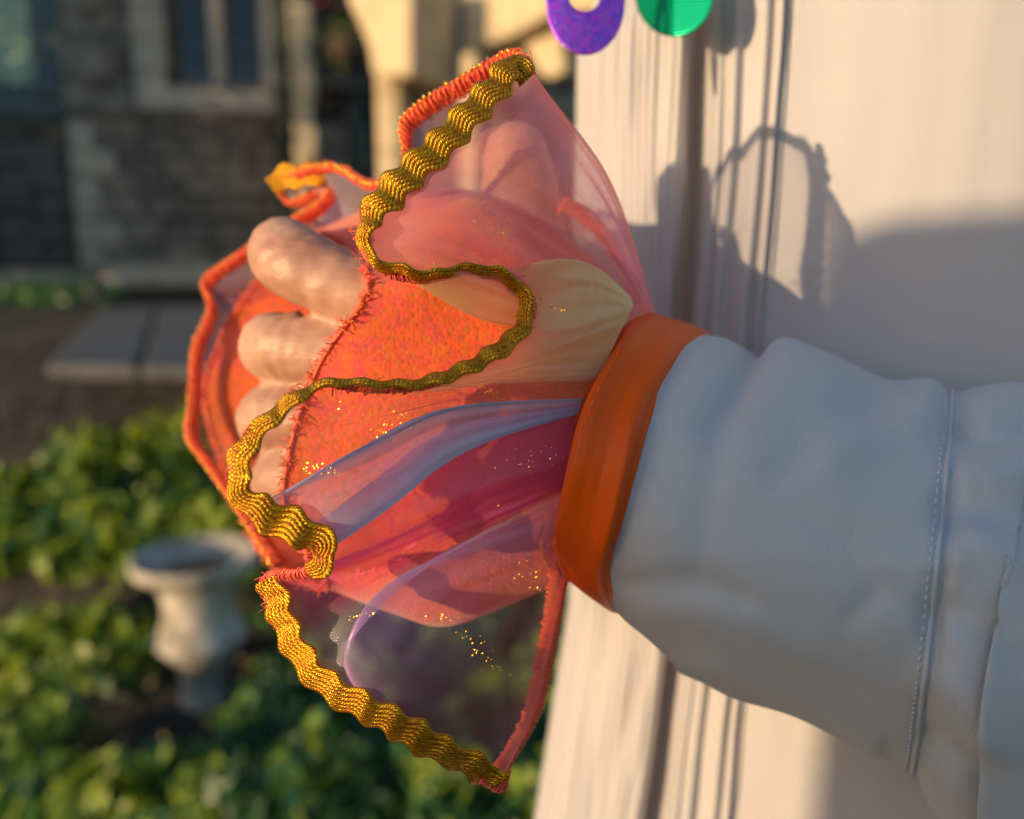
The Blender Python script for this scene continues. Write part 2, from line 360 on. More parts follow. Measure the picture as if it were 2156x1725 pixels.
# rubble stones as single pieces
def rubble(x0, x1, y0, y1, v, mats, rowh=.17, skip=None):
    u0, _ = hp(x0, 400, v); u1, _ = hp(x1, 400, v); _, w1 = hp((x0 + x1) / 2, y0, v); _, w0 = hp((x0 + x1) / 2, y1, v)
    z = w0
    while z < w1 - .05:
        h = min(random.uniform(.75, 1.35) * rowh, w1 - z); u = u0
        while u < u1 - .04:
            l = min(random.uniform(.7, 1.9) * rowh * 1.7, u1 - u)
            pr = random.uniform(.0, .045)
            hbox('stone', u + .008, u + l - .008, v - pr, v + .12, z + .008, z + h - .008, random.choice(mats), house, bev=.02, jit=.008)
            u += l
        z += h
rubble(206, 590, 250, 556, .06, [M['stone_dark'], M['stone_dark'], M['stone']], .24)
rubble(-20, 150, 250, 556, .60, [M['stone_dark']], .26)
rubble(206, 298, -60, 232, .06, [M['stone'], M['stone'], M['stone_dark']], .22)
# quoins at the wall corner, long and short in turn
for (y0, y1, xr) in [(-60, 20, 246), (20, 92, 208), (92, 168, 246), (168, 232, 208), (250, 316, 206), (316, 374, 246), (374, 463, 206), (463, 521, 246), (521, 560, 206)]:
    o = hb('quoin_stone', 152, xr, y0 + 1.5, y1 - 1.5, -.02, .56, M['stone_light'] if y0 > 240 else M['stone'], bev=.02)
# string course, plinth
hb('string_course', 150, 594, 234, 249, -.06, .3, M['stone_dark'])
hb('string_course', -60, 150, 238, 250, .5, .8, M['stone_dark'])
hb('plinth', 200, 592, 556, 604, -.10, .3, M['stone_light'])
hb('plinth', 150, 200, 560, 640, -.06, .4, M['stone'])
hb('plinth', -60, 150, 566, 606, .44, .9, M['stone_light'])
# mullioned window
win = hb('window', 384, 592, 178, 184, .10, .35, M['stone']); wl = []
def sub(o, par):   # turn a house child into a sub-part
    o.parent = par; return o
jy = [-60, 10, 82, 150, 232]
for a, b in zip(jy[:-1], jy[1:]):
    hb('jamb_stone', 300, 365 + random.choice([0, 6]), a + 1, b - 1, .02, .5, M['stone_light'])
    hb('jamb_stone', 366, 386, a + 1, b - 1, .12, .5, M['stone'])
hb('window_sill', 300, 592, 186, 233, -.02, .5, M['stone_light'])
def under(par, o):
    o.parent = par; o.location = (0, 0, 0) - sum_loc(par); return o
def sum_loc(p):
    s = Vector((0, 0, 0))
    while p is not None: s += p.location; p = p.parent
    return s
for args in [('mullion', 462, 488, -250, 178, .14, .40, M['stone_light']), ('mullion', 566, 591, -250, 178, .14, .40, M['stone_light'])]:
    o = hb(*args); o.location = (0, 0, 0); o.parent = win
for (x0, x1) in [(386, 462), (488, 566)]:
    o = hb('pane', x0, x1, -250, 178, .30, .32, M['glass_dark'], bev=0); o.location = (0, 0, 0); o.parent = win
    for yy in (-30, 60, 120):
        o = hb('glazing_bar', x0, x1, yy, yy + 3, .285, .30, M['pipe'], bev=0); o.location = (0, 0, 0); o.parent = win
# left bay with painted window and blind
win2 = hb('window', -130, 152, 204, 240, .50, .8, M['paint_blue'])
for args in [('window_frame', 96, 152, -250, 204, .50, .62, M['paint_blue']), ('window_frame', -130, -60, -250, 204, .50, .62, M['paint_blue']), ('window_frame', -60, 96, 172, 204, .50, .62, M['paint_blue']),
             ('blind', -60, 96, -250, 172, .60, .62, M['curtain'])]:
    o = hb(*args, bev=.01); o.location = (0, 0, 0); o.parent = win2
# drain pipe
u0, _ = hp(606, 300, .0)
q = H0 + EU * u0 - EV * .02
o = tube('drain_pipe', [(q.x, q.y, 1.15 + k * .5) for k in range(11)], .055, M['pipe'], house, 12)
# projecting wing: its sun-side face is the warm strip right of the pipe
u1, _ = hp(620, 300, -.75); u2, _ = hp(786, 300, -.2)
z = 0; k = 0
while z < 4.6:
    h = .36 if k % 2 else .30
    hbox('corner_stone', u1, u1 + (.24 if k % 2 else .2), -.76, -.1, z + .004, z + h - .004, M['sandstone'], house, bev=.015)
    z += h; k += 1
hbox('wall', u1 + .2, u2, .35, .6, 0, 5, M['mortar'], house, bev=0)
hbox('lintel', u1 + .2, u2, .1, .36, hp(700, 185, .1)[1], hp(700, 168, .1)[1], M['stone_dark'], house)
for k in range(7):
    hbox('stone', u1 + .24, u2 - .06, .22, .36, .1 + k * .3, .38 + k * .3, random.choice([M['stone_dark'], M['stone']]), house, bev=.02, jit=.01)
dr = hbox('door', hp(735, 300, .2)[0], hp(765, 300, .2)[0], .14, .2, .0, hp(700, 200, .2)[1], M['pipe'], house)
# roof
q = [H0 + EU * a + EV * b + Vector((0, 0, c)) for a, b, c in [(-3, -.3, 5.4), (ub + 3, -.3, 5.4), (ub + 3, 2, 7.0), (-3, 2, 7.0), (ub + 3, 4.0, 5.4), (-3, 4.0, 5.4)]]
rf = mesh('roof', q, [(0, 1, 2, 3), (3, 2, 4, 5), (0, 5, 4, 1)], M['roof'], house, False)

# ---------------------------------------------------------------- sunlit stone porch
PO = Vector((-.95, 6.2, 1.15)); porch = tag(empty('porch', PO), 'golden sunlit stone porch with a bracketed pillar, right of the shaded house', 'porch')
def pxy(x, y, Y): return ray_plane(x, y, Vector((0, Y, 0)), Vector((0, 1, 0)))
def pprism(name, poly, Y, depth, mat, bev=.02, turned=True):
    """outline given in picture points on the plane y=Y, extruded away from the lens"""
    an = R(-34) if turned else 0; nd = Vector((-math.sin(an), math.cos(an), 0)); piv = pxy(sum(q[0] for q in poly) / len(poly), 300, Y)
    a = [ray_plane(x, y, piv, nd) for x, y in poly]; n = len(a)
    nd = Vector((-nd.x, nd.y, 0)) if False else nd
    V = [tuple(p) for p in a] + [tuple(p + nd * depth) for p in a]
    F = [tuple(range(n)), tuple(range(2 * n - 1, n - 1, -1))] + [(i, i + n, (i + 1) % n + n, (i + 1) % n) for i in range(n)]
    o = mesh(name, V, F, mat, porch, False)
    bm = bmesh.new(); bm.from_mesh(o.data); bmesh.ops.recalc_face_normals(bm, faces=bm.faces); bm.to_mesh(o.data); bm.free()
    bevel(o, bev, 2); return o
# pillar: round-ish shaft of drums with a flaring bracket
cxx = pxy(824, 400, 6.2).x; rr = (pxy(862, 400, 6.2).x - pxy(784, 400, 6.2).x) / 2
zz = .0; k = 0
while zz < 2.05:
    h = .42
    V = []; n = 20
    ring = [(cxx + rr * math.cos(t) * (abs(math.cos(t)) ** -.45 if abs(math.cos(t)) > .3 else 1.0) * .86, 6.4 + rr * math.sin(t) * .9) for t in [2 * math.pi * i / n for i in range(n)]]
    V = [(x, y, 1.15 + zz + .004) for x, y in ring] + [(x, y, 1.15 + zz + h - .004) for x, y in ring]
    F = [tuple(range(n - 1, -1, -1)), tuple(range(n, 2 * n))] + [(i, (i + 1) % n, (i + 1) % n + n, i + n) for i in range(n)]
    o = mesh('pillar_drum', V, F, M['sandstone'], porch, False); bevel(o, .012, 2)
    zz += h; k += 1
pprism('bracket', [(722, -60), (735, 10), (758, 55), (775, 100), (784, 160), (866, 160), (866, -60)], 6.15, .5, M['sandstone'], .03)
pprism('pier', [(872, -120), (956, -120), (958, 640), (874, 640)], 6.55, .5, M['stone_light'], turned=False)
pprism('cornice', [(966, -80), (1320, -80), (1320, 12), (1150, 34), (1080, 74), (1020, 96), (985, 118), (966, 112)], 6.1, .5, M['sandstone'], .05)
pprism('cornice', [(960, -140), (1330, -140), (1330, -84), (960, -84)], 5.95, .7, M['sandstone'], .05)
pprism('post', [(966, 112), (998, 110), (1002, 220), (1000, 660), (966, 660)], 6.15, .3, M['sandstone'])
pprism('carved_stone', [(1100, 92), (1180, 60), (1192, 150), (1150, 168), (1130, 150)], 6.2, .3, M['sandstone'], .04)
pprism('carved_stone', [(1184, 40), (1300, 30), (1300, 100), (1200, 110)], 6.25, .3, M['sandstone'], .04)
pprism('carved_stone', [(1050, 120), (1090, 104), (1120, 160), (1100, 200), (1060, 180)], 6.3, .25, M['stone'], .04)
pprism('recess_wall', [(998, 60), (1330, 20), (1330, 660), (998, 660)], 7.6, .3, M['stone_dark'], .02, turned=False)
for (y0, y1) in [(200, 250), (252, 306), (308, 372), (374, 440), (442, 520), (522, 600)]:
    for (x0, x1) in [(1004, 1090), (1093, 1180), (1183, 1280)]:
        pprism('stone', [(x0, y0), (x1, y0), (x1, y1), (x0, y1)], 7.45 + random.uniform(0, .06), .2, random.choice([M['stone'], M['stone_light']]), .03, turned=False)

# ---------------------------------------------------------------- leaves
uc = pxy(410, 1166, 2.4)
def leaf_data(c, size, nrm, ang, kind=0):
    nrm = nrm.normalized(); a = nrm.orthogonal().normalized(); b = nrm.cross(a)
    u = a * math.cos(ang) + b * math.sin(ang); v = nrm.cross(u)
    if kind == 0: sh = [(0, -.5, 0), (.42, -.28, .10), (.5, .12, .16), (.18, .15, .05), (0, .62, -.08), (-.18, .15, .05), (-.5, .12, .16), (-.42, -.28, .10)]
    else: sh = [(0, -.5, 0), (.25, -.2, .08), (.24, .15, .08), (0, .6, -.05), (-.24, .15, .08), (-.25, -.2, .08)]
    pts = [c + size * (u * x + v * y + nrm * z) for x, y, z in sh] + [c - nrm * size * .02]
    n = len(sh)
    return [tuple(p) for p in pts], [(i, (i + 1) % n, n) for i in range(n)]
def cloud(name, mat, items, par=None):
    V, F = merge([leaf_data(*it) for it in items]); return mesh(name, V, F, mat, par, False)
def rnd_n(up=.6, toward=.4):
    v = Vector((random.gauss(0, .6), random.gauss(0, .6), random.gauss(0, .6))) + Vector((0, 0, up)) + Vector((-.6, -.8, 0)) * toward
    return v
def bank(x, y, hgt=0):
    """point of the picture onto the ground slope"""
    d = (FW + RT * ((x - CX) / FPX) - UP * ((y - CY) / FPX)).normalized(); t = .8
    while t < 30:
        q = CAM + d * t
        if q.z < gz(q.x, q.y) + hgt: return q
        t += .02
    return q
items, dark, dry = [], [], []
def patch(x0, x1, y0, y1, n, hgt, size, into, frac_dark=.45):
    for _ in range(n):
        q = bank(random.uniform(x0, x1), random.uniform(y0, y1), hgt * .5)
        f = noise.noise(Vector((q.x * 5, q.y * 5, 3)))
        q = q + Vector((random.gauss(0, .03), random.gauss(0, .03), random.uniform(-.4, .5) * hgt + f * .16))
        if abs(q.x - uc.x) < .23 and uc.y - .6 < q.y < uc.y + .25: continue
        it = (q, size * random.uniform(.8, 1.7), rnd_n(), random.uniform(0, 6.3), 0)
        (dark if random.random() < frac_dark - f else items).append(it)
patch(-60, 560, 1010, 1190, 2300, .14, .055, items)
patch(120, 420, 925, 1010, 350, .15, .05, items, .3)
patch(-60, 330, 1330, 1420, 550, .16, .05, items, .25)
patch(-60, 460, 1500, 1790, 1500, .22, .05, items, .4)
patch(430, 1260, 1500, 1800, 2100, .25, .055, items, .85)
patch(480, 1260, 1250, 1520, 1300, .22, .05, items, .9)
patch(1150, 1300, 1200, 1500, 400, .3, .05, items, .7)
for _ in range(150):
    q = bank(random.uniform(-40, 1200), random.uniform(1500, 1780), .02); dry.append((q + Vector((0, 0, random.uniform(.03, .22))), random.uniform(.025, .05), rnd_n(), random.uniform(0, 6.3), 1))
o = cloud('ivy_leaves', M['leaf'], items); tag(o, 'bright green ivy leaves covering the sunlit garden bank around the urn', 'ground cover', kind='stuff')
o = cloud('shade_tinted_ivy_leaves', M['leaf_dark'], dark); tag(o, 'dark green ivy leaves below the organza cuff, shade put into their colour', 'ground cover', kind='stuff')  # darker copy of the ivy leaves, with shade put into the colour
o = cloud('fallen_leaves', M['leaf_dry'], dry); tag(o, 'dry tan fallen leaves scattered over the ivy at the lower left', 'leaves', kind='stuff')
# moss / weeds at the foot of the house
it = []
for _ in range(420):
    x = random.gauss(70, 65); q = gp(x, random.uniform(612, 645), 1.2); it.append((q + Vector((0, random.uniform(-.3, .3), random.uniform(0, .16))), random.uniform(.06, .13), rnd_n(), random.uniform(0, 6.3), 1))
o = cloud('weeds', M['leaf_dark'], it); tag(o, 'low dark green weeds at the foot of the stone house', 'weeds', kind='stuff')

# hanging basket in the doorway
hbk = pxy(728, 75, 8.6); basket = tag(empty('hanging_basket', hbk), 'hanging basket of red flowers in the dark doorway beside the pillar', 'hanging basket')
fl = [(hbk + Vector((random.gauss(0, .13), random.gauss(0, .1), random.gauss(.0, .12))), .07, rnd_n(), random.uniform(0, 6), 1) for _ in range(60)]
for f_ in fl[:14]: cloud('flower', M['petal'], [f_, (f_[0], f_[1], rnd_n(), 1.5, 1)], basket)
o = cloud('leaves', M['leaf'], fl[14:], basket); o['kind'] = 'stuff'
pf = [(.02, -.22), (.10, -.2), (.16, -.12), (.19, 0), (.17, 0), (.10, -.14), (.0, -.18)]
def lathe(prof, c, n=40):
    V, F = [], []
    for r, zc in prof:
        for k in range(n):
            t = 2 * math.pi * k / n; V.append((c[0] + r * math.cos(t), c[1] + r * math.sin(t), c[2] + zc))
    for i in range(len(prof) - 1):
        for k in range(n):
            k2 = (k + 1) % n; F.append((i * n + k, i * n + k2, (i + 1) * n + k2, (i + 1) * n + k))
    return V, F
V, F = lathe(pf, hbk - Vector((0, 0, .05)), 20); mesh('bowl', V, F, M['bark'], basket)
tube('chain', [hbk + Vector((0, 0, -.1)), hbk + Vector((0, 0, .9))], .008, M['pipe'], basket)

# ---------------------------------------------------------------- urn
uc = ray_plane(410, 1166, Vector((0, 2.4, 0)), Vector((0, 1, 0))); ub_z = pxy(400, 1530, 2.4).z
Hh = uc.z - ub_z; rr = .198
urn = tag(empty('garden_urn', (uc.x, uc.y, ub_z)), 'weathered pale stone urn with a wide flat rim standing among the ivy', 'urn')
prof = [(0, 0), (.58, 0), (.60, .05), (.52, .10), (.44, .16), (.38, .24), (.37, .31), (.40, .37), (.46, .41), (.60, .46), (.70, .51), (.71, .55), (.63, .60), (.56, .66), (.57, .78), (.66, .86), (.82, .91), (.97, .935), (1.0, .96), (1.0, .985), (.97, 1.0), (.90, .995)]
pr = catmull([(a, b, 0) for a, b in prof], 4)
V, F = lathe([(max(0, a) * rr, b * Hh) for a, b, _ in pr], (uc.x, uc.y, ub_z), 64); mesh('body', V, F, M['urn'], urn)
pr = catmull([(a, b, 0) for a, b in [(.90, .995), (.80, .97), (.66, .955), (.58, .93), (.5, .90)]], 4)
V, F = lathe([(a * rr, b * Hh) for a, b, _ in pr], (uc.x, uc.y, ub_z), 64); mesh('bowl', V, F, M['urn'], urn)
V, F = lathe([(.54 * rr, .905 * Hh), (.40 * rr, .925 * Hh), (.2 * rr, .935 * Hh), (0, .93 * Hh)], (uc.x, uc.y, ub_z), 48)
V = [(a, b, c + .006 * noise.noise(Vector((a * 40, b * 40, 0)))) for a, b, c in V]; mesh('soil_fill', V, F, M['rust'], urn)
pl = mesh('plinth', *box_data(uc.x - .15, uc.x + .15, uc.y - .15, uc.y + .15, gz(uc.x, uc.y) - .1, ub_z + .001), M['urn'], urn, False); bevel(pl, .01)

# ---------------------------------------------------------------- trees added outside the frame on the sun side to shade the house
def tree(loc, h, r, seed, label):
    random.seed(seed)
    t = tag(empty('added_shade_tree', loc), label, 'tree', 'added out-of-view trees that shade the house')
    L = Vector(loc)
    tube('trunk', [L + Vector((random.uniform(-.05, .05) * k, 0, k * h * .12 - .1)) for k in range(6)], [.22, .19, .17, .15, .12, .08], M['bark'], t, 10)
    it = []
    cl = [(L + Vector((random.gauss(0, r * .5), random.gauss(0, r * .5), h * random.uniform(.12, .95))), random.uniform(.35, .6) * r) for _ in range(26)]
    for _ in range(3600):
        c, q = random.choice(cl); v = Vector((random.gauss(0, 1), random.gauss(0, 1), random.gauss(0, 1))).normalized() * q * random.uniform(.6, 1)
        it.append((c + v, random.uniform(.16, .30), v + Vector((0, 0, .3)), random.uniform(0, 6.3), 1))
    cloud('crown', M['leaf_dark'], it, t)
tree((-8.6, 8.3, 1.15), 5.5, 1.7, 11, 'added leafy tree out of view, nearest the house, shading its front')
tree((-8.8, 6.4, 1.15), 5.0, 1.5, 13, 'added leafy tree out of view, nearest the viewpoint, shading the house front')

# added stone pier, unseen at left, keeps the low sun off the sleeve
gp0 = Vector((-.70, -.63, 0)); pier = tag(empty('sun_block_pier', gp0), 'added square grey stone pier with a flat cap, out of view at left, blocking sun from the sleeve', 'added sun blocker')
o = mesh('base', *box_data(-.94, -.48, -.86, -.396, -.02, .16), M['stone'], pier, False); bevel(o, .02)
for k in range(6):
    o = mesh('block', *box_data(-.90, -.50, -.83, -.408, .164 + k * .222, .382 + k * .222), M['stone'], pier, False); bevel(o, .008)
o = mesh('core', *box_data(-.895, -.505, -.825, -.412, .1, 1.53), M['mortar'], pier, False)
o = mesh('cap', *box_data(-.91, -.48, -.85, -.402, 1.490, 1.572), M['stone_light'], pier, False); bevel(o, .015)

# ================================================================ THE PERSON
person = tag(empty('person', (.25, .42, 0)), 'person in a pale pleated tunic holding up a fist inside a rainbow organza ruffle cuff', 'person')

# ---- body: one continuous surface (hand, arm, trunk, legs, head)
parts = []
def chain(pts, rads, sub=6, sides=20, cap=True, creases=()):
    if creases: sub = 16
    a = catmull([tuple(p) for p in pts], sub); r = catmull([(q, 0, 0) for q in rads], sub)[:, 0]
    for c, dp in creases:
        k_ = np.arange(len(r)) / sub; r = r - dp * np.exp(-((k_ - c) / .075) ** 2)
    d0 = a[0] - a[1]; d0 /= np.linalg.norm(d0); d1 = a[-1] - a[-2]; d1 /= np.linalg.norm(d1)
    pre = [(a[0] + d0 * r[0] * math.sin(t), r[0] * math.cos(t)) for t in (1.35, 1.0, .6, .3)]
    post = [(a[-1] + d1 * r[-1] * math.sin(t), r[-1] * math.cos(t)) for t in (.3, .6, 1.0, 1.35)]
    path = np.array([p for p, _ in pre] + list(a) + [p for p, _ in post]); rad = np.array([q for _, q in pre] + list(r) + [q for _, q in post])
    parts.append(tube_data(path, rad, sides))
# fingers (back of the fist towards the lens): knuckle -> middle joint -> curled back
chain([P(960, 730, .205), P(860, 655, .203), P(760, 614, .203), P(690, 586, .204), P(625, 556, .207), P(600, 536, .215), P(606, 534, .229), P(650, 570, .243)], [.0104, .0100, .0095, .0093, .0104, .0102, .0092, .0080], creases=[(3.7, .0006), (4.0, .0009), (4.3, .0006), (2.4, .0005)])
chain([P(930, 840, .205), P(840, 785, .206), P(740, 750, .207), P(660, 738, .209), P(600, 732, .213), P(574, 732, .222), P(588, 742, .238), P(650, 760, .246)], [.0106, .0102, .0092, .0089, .0101, .0096, .0086, .0078], creases=[(3.3, .0009), (3.65, .0010), (4.0, .0009)])
chain([P(930, 960, .206), P(820, 905, .207), P(720, 880, .208), P(640, 878, .210), P(580, 880, .214), P(560, 884, .223), P(575, 860, .236), P(640, 870, .244)], [.0098, .0094, .0083, .0080, .0090, .0086, .0078, .0070], creases=[(3.3, .0008), (3.65, .0009), (4.0, .0008)])
chain([P(940, 1060, .208), P(820, 1010, .209), P(730, 1002, .210), P(660, 1000, .212), P(602, 1006, .216), P(590, 1012, .225), P(605, 970, .235), P(660, 975, .241)], [.0098, .0092, .0083, .0083, .0088, .0083, .0076, .0068])
# thumb pointing up
chain([P(1200, 830, .219), P(1160, 700, .225), P(1125, 580, .228), P(1105, 480, .229), P(1094, 400, .230), P(1086, 330, .231)], [.015, .0135, .0125, .0118, .0115, .0100])
# palm and forearm
chain([P(960, 800, .212), P(1080, 850, .212), P(1240, 920, .213), P(1400, 990, .215)], [.017, .021, .021, .021])
chain([P(970, 960, .212), P(1080, 970, .212), P(1240, 960, .213), P(1400, 1000, .215)], [.017, .020, .021, .021])
EL = Vector((.335, .215, 1.36)); SH = Vector((.36, .36, 1.56))
chain([P(1350, 980, .213), P(1600, 1080, .213), P(1950, 1180, .213), EL], [.022, .026, .033, .040])
chain([EL, (EL + SH) / 2, SH, Vector((.25, .38, 1.56))], [.042, .047, .052, .05])
B0 = Vector((.22, .40, 0))
chain([B0 + Vector((0, 0, .98)), B0 + Vector((0, 0, 1.12)), B0 + Vector((0, 0, 1.3)), B0 + Vector((0, 0, 1.48))], [.11, .10, .105, .095])
chain([B0 + Vector((0, .0, 1.5)), B0 + Vector((0, .0, 1.66))], [.055, .052])
chain([B0 + Vector((0, -.01, 1.72)), B0 + Vector((0, 0, 1.80))], [.078, .09])
chain([B0 + Vector((0, -.10, 1.745)), B0 + Vector((0, -.085, 1.78))], [.012, .008])
for s in (-1, 1):
    chain([B0 + Vector((.085 * s, 0, .95)), B0 + Vector((.09 * s, 0, .5)), B0 + Vector((.095 * s, .02, .09)), B0 + Vector((.10 * s, -.02, .05)), B0 + Vector((.11 * s, -.15, .035))], [.085, .06, .042, .04, .033])
chain([Vector((.25, .38, 1.56)), Vector((.12, .46, 1.54)), Vector((.08, .56, 1.28)), Vector((.12, .50, 1.05)), Vector((.13, .46, .96))], [.05, .052, .04, .028, .03])
V, F = merge(parts)
body = mesh('body', V, F, M['skin'], person)
rm = body.modifiers.new('join', 'REMESH'); rm.mode = 'VOXEL'; rm.voxel_size = .0015; rm.use_smooth_shade = True
sm = body.modifiers.new('soften', 'SMOOTH'); sm.factor = .5; sm.iterations = 1
tx = bpy.data.textures.new('skin_unevenness', 'CLOUDS'); tx.noise_scale = .007; tx.noise_depth = 3
dm = body.modifiers.new('unevenness', 'DISPLACE'); dm.texture = tx; dm.strength = .0016; dm.mid_level = .5; dm.texture_coords = 'LOCAL'

# ---- tunic: closed tube with pleated front
prof = [(.032, .405), (.0335, .372), (.045, .348), (.062, .328), (.082, .309), (.105, .293), (.135, .276), (.17, .264), (.21, .257), (.27, .256), (.34, .272), (.41, .315), (.455, .39), (.45, .47), (.39, .54), (.30, .57), (.20, .57), (.11, .54), (.055, .48)]
prof = [(a * .86, b * .86 if b < .40 else .344 + (b - .405)) for a, b in prof]
def pleat_off(s, zz):
    s = s / .86
    """relief along the outward normal as a function of front position s = x (m)"""
    o = 0.
    wob = .0010 * math.sin(zz * 21 + 1) + .0013 * noise.noise(Vector((s * 40, zz * 22, 8)))
    # one deep inverted fold, then sharp tucks
    o -= .034 * math.exp(-((s - .0725 - wob) / .0036) ** 2)
    if .0742 < s < .0995:
        q_ = (s - .0742 - wob * .8) / .0253; ph_ = math.pi * 6.0 * (q_ + .10 * math.sin(q_ * 6))
        o += .0042 * min(1, max(0, q_ * 14)) * min(1, max(0, (1 - q_) * 9)) * (math.sin(ph_) ** 2) * (1 + .25 * noise.noise(Vector((q_ * 7, zz * 14, 2))))
    if .034 < s < .072:
        o += .0007 * math.sin(s * 2300 + 3 * noise.noise(Vector((s * 60, zz * 16, 3)))) * (1 + noise.noise(Vector((s * 150, zz * 20, 9)))) + .0013 * noise.noise(Vector((s * 260, zz * 26, 0)))
    o += .0030 * noise.noise(Vector((s * 18, zz * 7, 5))) + .0007 * noise.noise(Vector((s * 70, zz * 24, 6)))
    return o
base = catmull([(a, b, 0) for a, b in prof], 40, closed=True)
# refine where the pleats are
fine = []
for i in range(len(base)):
    a, b = base[i], base[(i + 1) % len(base)]
    seg = np.linalg.norm(b - a); n = max(1, int(seg / .0005)) if (a[1] < .345 and a[0] < .112) else (max(1, int(seg / .002)))
    for k in range(n): fine.append(a + (b - a) * k / n)
base = np.array(fine); tn = np.roll(base, -1, 0) - np.roll(base, 1, 0); tn /= np.linalg.norm(tn, axis=1)[:, None]
nx, ny = tn[:, 1], -tn[:, 0]
cen = np.array([.22, .38]); sgn = np.sign((base[:, 0] - cen[0]) * nx + (base[:, 1] - cen[1]) * ny); nx *= sgn; ny *= sgn
zs = np.r_[np.linspace(.35, 1.0, 12), np.linspace(1.02, 1.60, 126), np.linspace(1.605, 1.635, 8)]
G = np.zeros((len(zs), len(base), 3))
for i, zz in enumerate(zs):
    fl = max(0, 1.40 - zz)
    for j in range(len(base)):
        x, y = base[j, 0], base[j, 1]
        off = pleat_off(x, zz) if y < .355 else 0
        x2 = x + nx[j] * off * .25; y2 = y - off
        # flare below, shoulder taper above
        k = 1 + .0 * fl
        sh = float(np.interp(zz, [1.54, 1.575, 1.60, 1.62, 1.635], [1, .93, .78, .52, .34]))
        fx = -max(0, 1.30 - zz) * .13 * max(0, (0.14 - x) / .11) if x < .16 else fl * .25 * max(0, (x - .3))
        G[i, j] = (cen[0] + (x2 - cen[0]) * sh + fx, cen[1] + (y2 - cen[1]) * sh + (fl * .05 if y2 > .45 else 0), zz)
tunic = grid('tunic', G, M['tunic'], person, close_v=True, uvscale=(1, 1), flip=True)

# ---- loft helper for sleeve and band
def sect(T, B, dc, h, bow, n=72, frm=None):
    cx, cy_ = (T[0] + B[0]) / 2, (T[1] + B[1]) / 2; axx, ayy = (T[0] - B[0]) / 2, (T[1] - B[1]) / 2
    out = []
    for k in range(n):
        t = 2 * math.pi * k / n; s, co = math.sin(t), math.cos(t)
        out.append(tuple(P(cx + axx * co + bow * s, cy_ + ayy * co, dc - h * s)))
    return np.array(out)
# ---- satin band
S = [sect((1352, 664), (1188, 1225), .206, .034, -62), sect((1372, 660), (1190, 1215), .206, .037, -74), sect((1430, 676), (1250, 1262), .206, .0385, -76), sect((1478, 698), (1300, 1292), .206, .040, -78), sect((1490, 712), (1312, 1288), .206, .037, -70)]
G = catmull(np.array(S), 8)
nn = G.shape
for i in range(nn[0]):
    for j in range(nn[1]):
        p = Vector(G[i, j]); G[i, j] += np.array(FW) * .0016 * noise.noise(p * 55) + np.array(RT) * .0014 * noise.noise(p * 40 + Vector((3, 1, 2))) + np.array(FW) * (.0007 * max(0, min(1, (15 - i) / 2)) + .0007 * math.sin(i * .55 + 3 * noise.noise(p * 30)))
band = grid('cuff_band', G, M['satin'], person, close_v=True, flip=True)
# stitched inner binding of the band (darker rib seen at its left side)
Gb = catmull(np.array([sect((1374, 656), (1184, 1222), .206, .0378, -76), sect((1392, 662), (1202, 1232), .206, .0385, -77)]), 6)
pth = (Gb[2] + Gb[4]) / 2
st = []
for k in range(0, 36):
    i = int(k * 1); a = pth[i % 72]; b = pth[(i + 1) % 72]
    for t in (.05, .55):
        q = a + (b - a) * t; st.append(tube_data([q, q + (b - a) * .32], .00013, 5))
o = mesh('stitching', *merge(st), M['thread_orange'], band); o['kind'] = 'stuff'
# ---- sleeve
SL = [((1470, 700), (1300, 1285), .206, .0365, -70), ((1520, 704), (1352, 1335), .206, .0395, -66), ((1565, 722), (1412, 1388), .2055, .0415, -58), ((1598, 738), (1475, 1432), .205, .0425, -46),
      ((1642, 712), (1545, 1474), .2045, .0445, -36), ((1740, 740), (1660, 1508), .204, .0465, -26), ((1870, 792), (1790, 1566), .203, .0480, -8), ((1960, 806), (1880, 1606), .202, .0485, 4),
      ((1996, 826), (1912, 1622), .202, .0478, 6), ((2020, 824), (1935, 1640), .202, .0470, 4), ((2070, 812), (1965, 1700), .201, .0490, 0), ((2170, 810), (2060, 1790), .200, .0500, 0), ((2400, 870), (2290, 1860), .200, .050, 0)]
S = [sect(*a) for a in SL]
def wsect(c, ax, r, n=72):
    ax = Vector(ax).normalized(); f = (-FW - ax * (-FW).dot(ax)).normalized(); u = f.cross(ax).normalized()
    if u.z < 0: u = -u
    return np.array([tuple(Vector(c) + u * r * math.cos(2 * math.pi * k / n) + f * r * math.sin(2 * math.pi * k / n)) for k in range(n)])
S += [wsect((.33, .225, 1.365), (.8, .45, .4), .068), wsect((.355, .29, 1.46), (.3, .7, .6), .072), wsect((.36, .35, 1.54), (.0, .7, .6), .075)]
S = np.array(S)
G = catmull(S, 12)
nu, nv = G.shape[:2]; ax = np.gradient(G, axis=0); rd = G - G.mean(axis=1, keepdims=True); rd /= np.linalg.norm(rd, axis=2)[..., None]
def crease(px, py, pts, wd, amp):
    best = 1e9
    for (x0, y0), (x1, y1) in zip(pts[:-1], pts[1:]):
        dx, dy = x1 - x0, y1 - y0; t = max(0, min(1, ((px - x0) * dx + (py - y0) * dy) / (dx * dx + dy * dy)))
        best = min(best, math.hypot(px - x0 - t * dx, py - y0 - t * dy))
    return .72 * amp * math.exp(-(best / wd) ** 2)
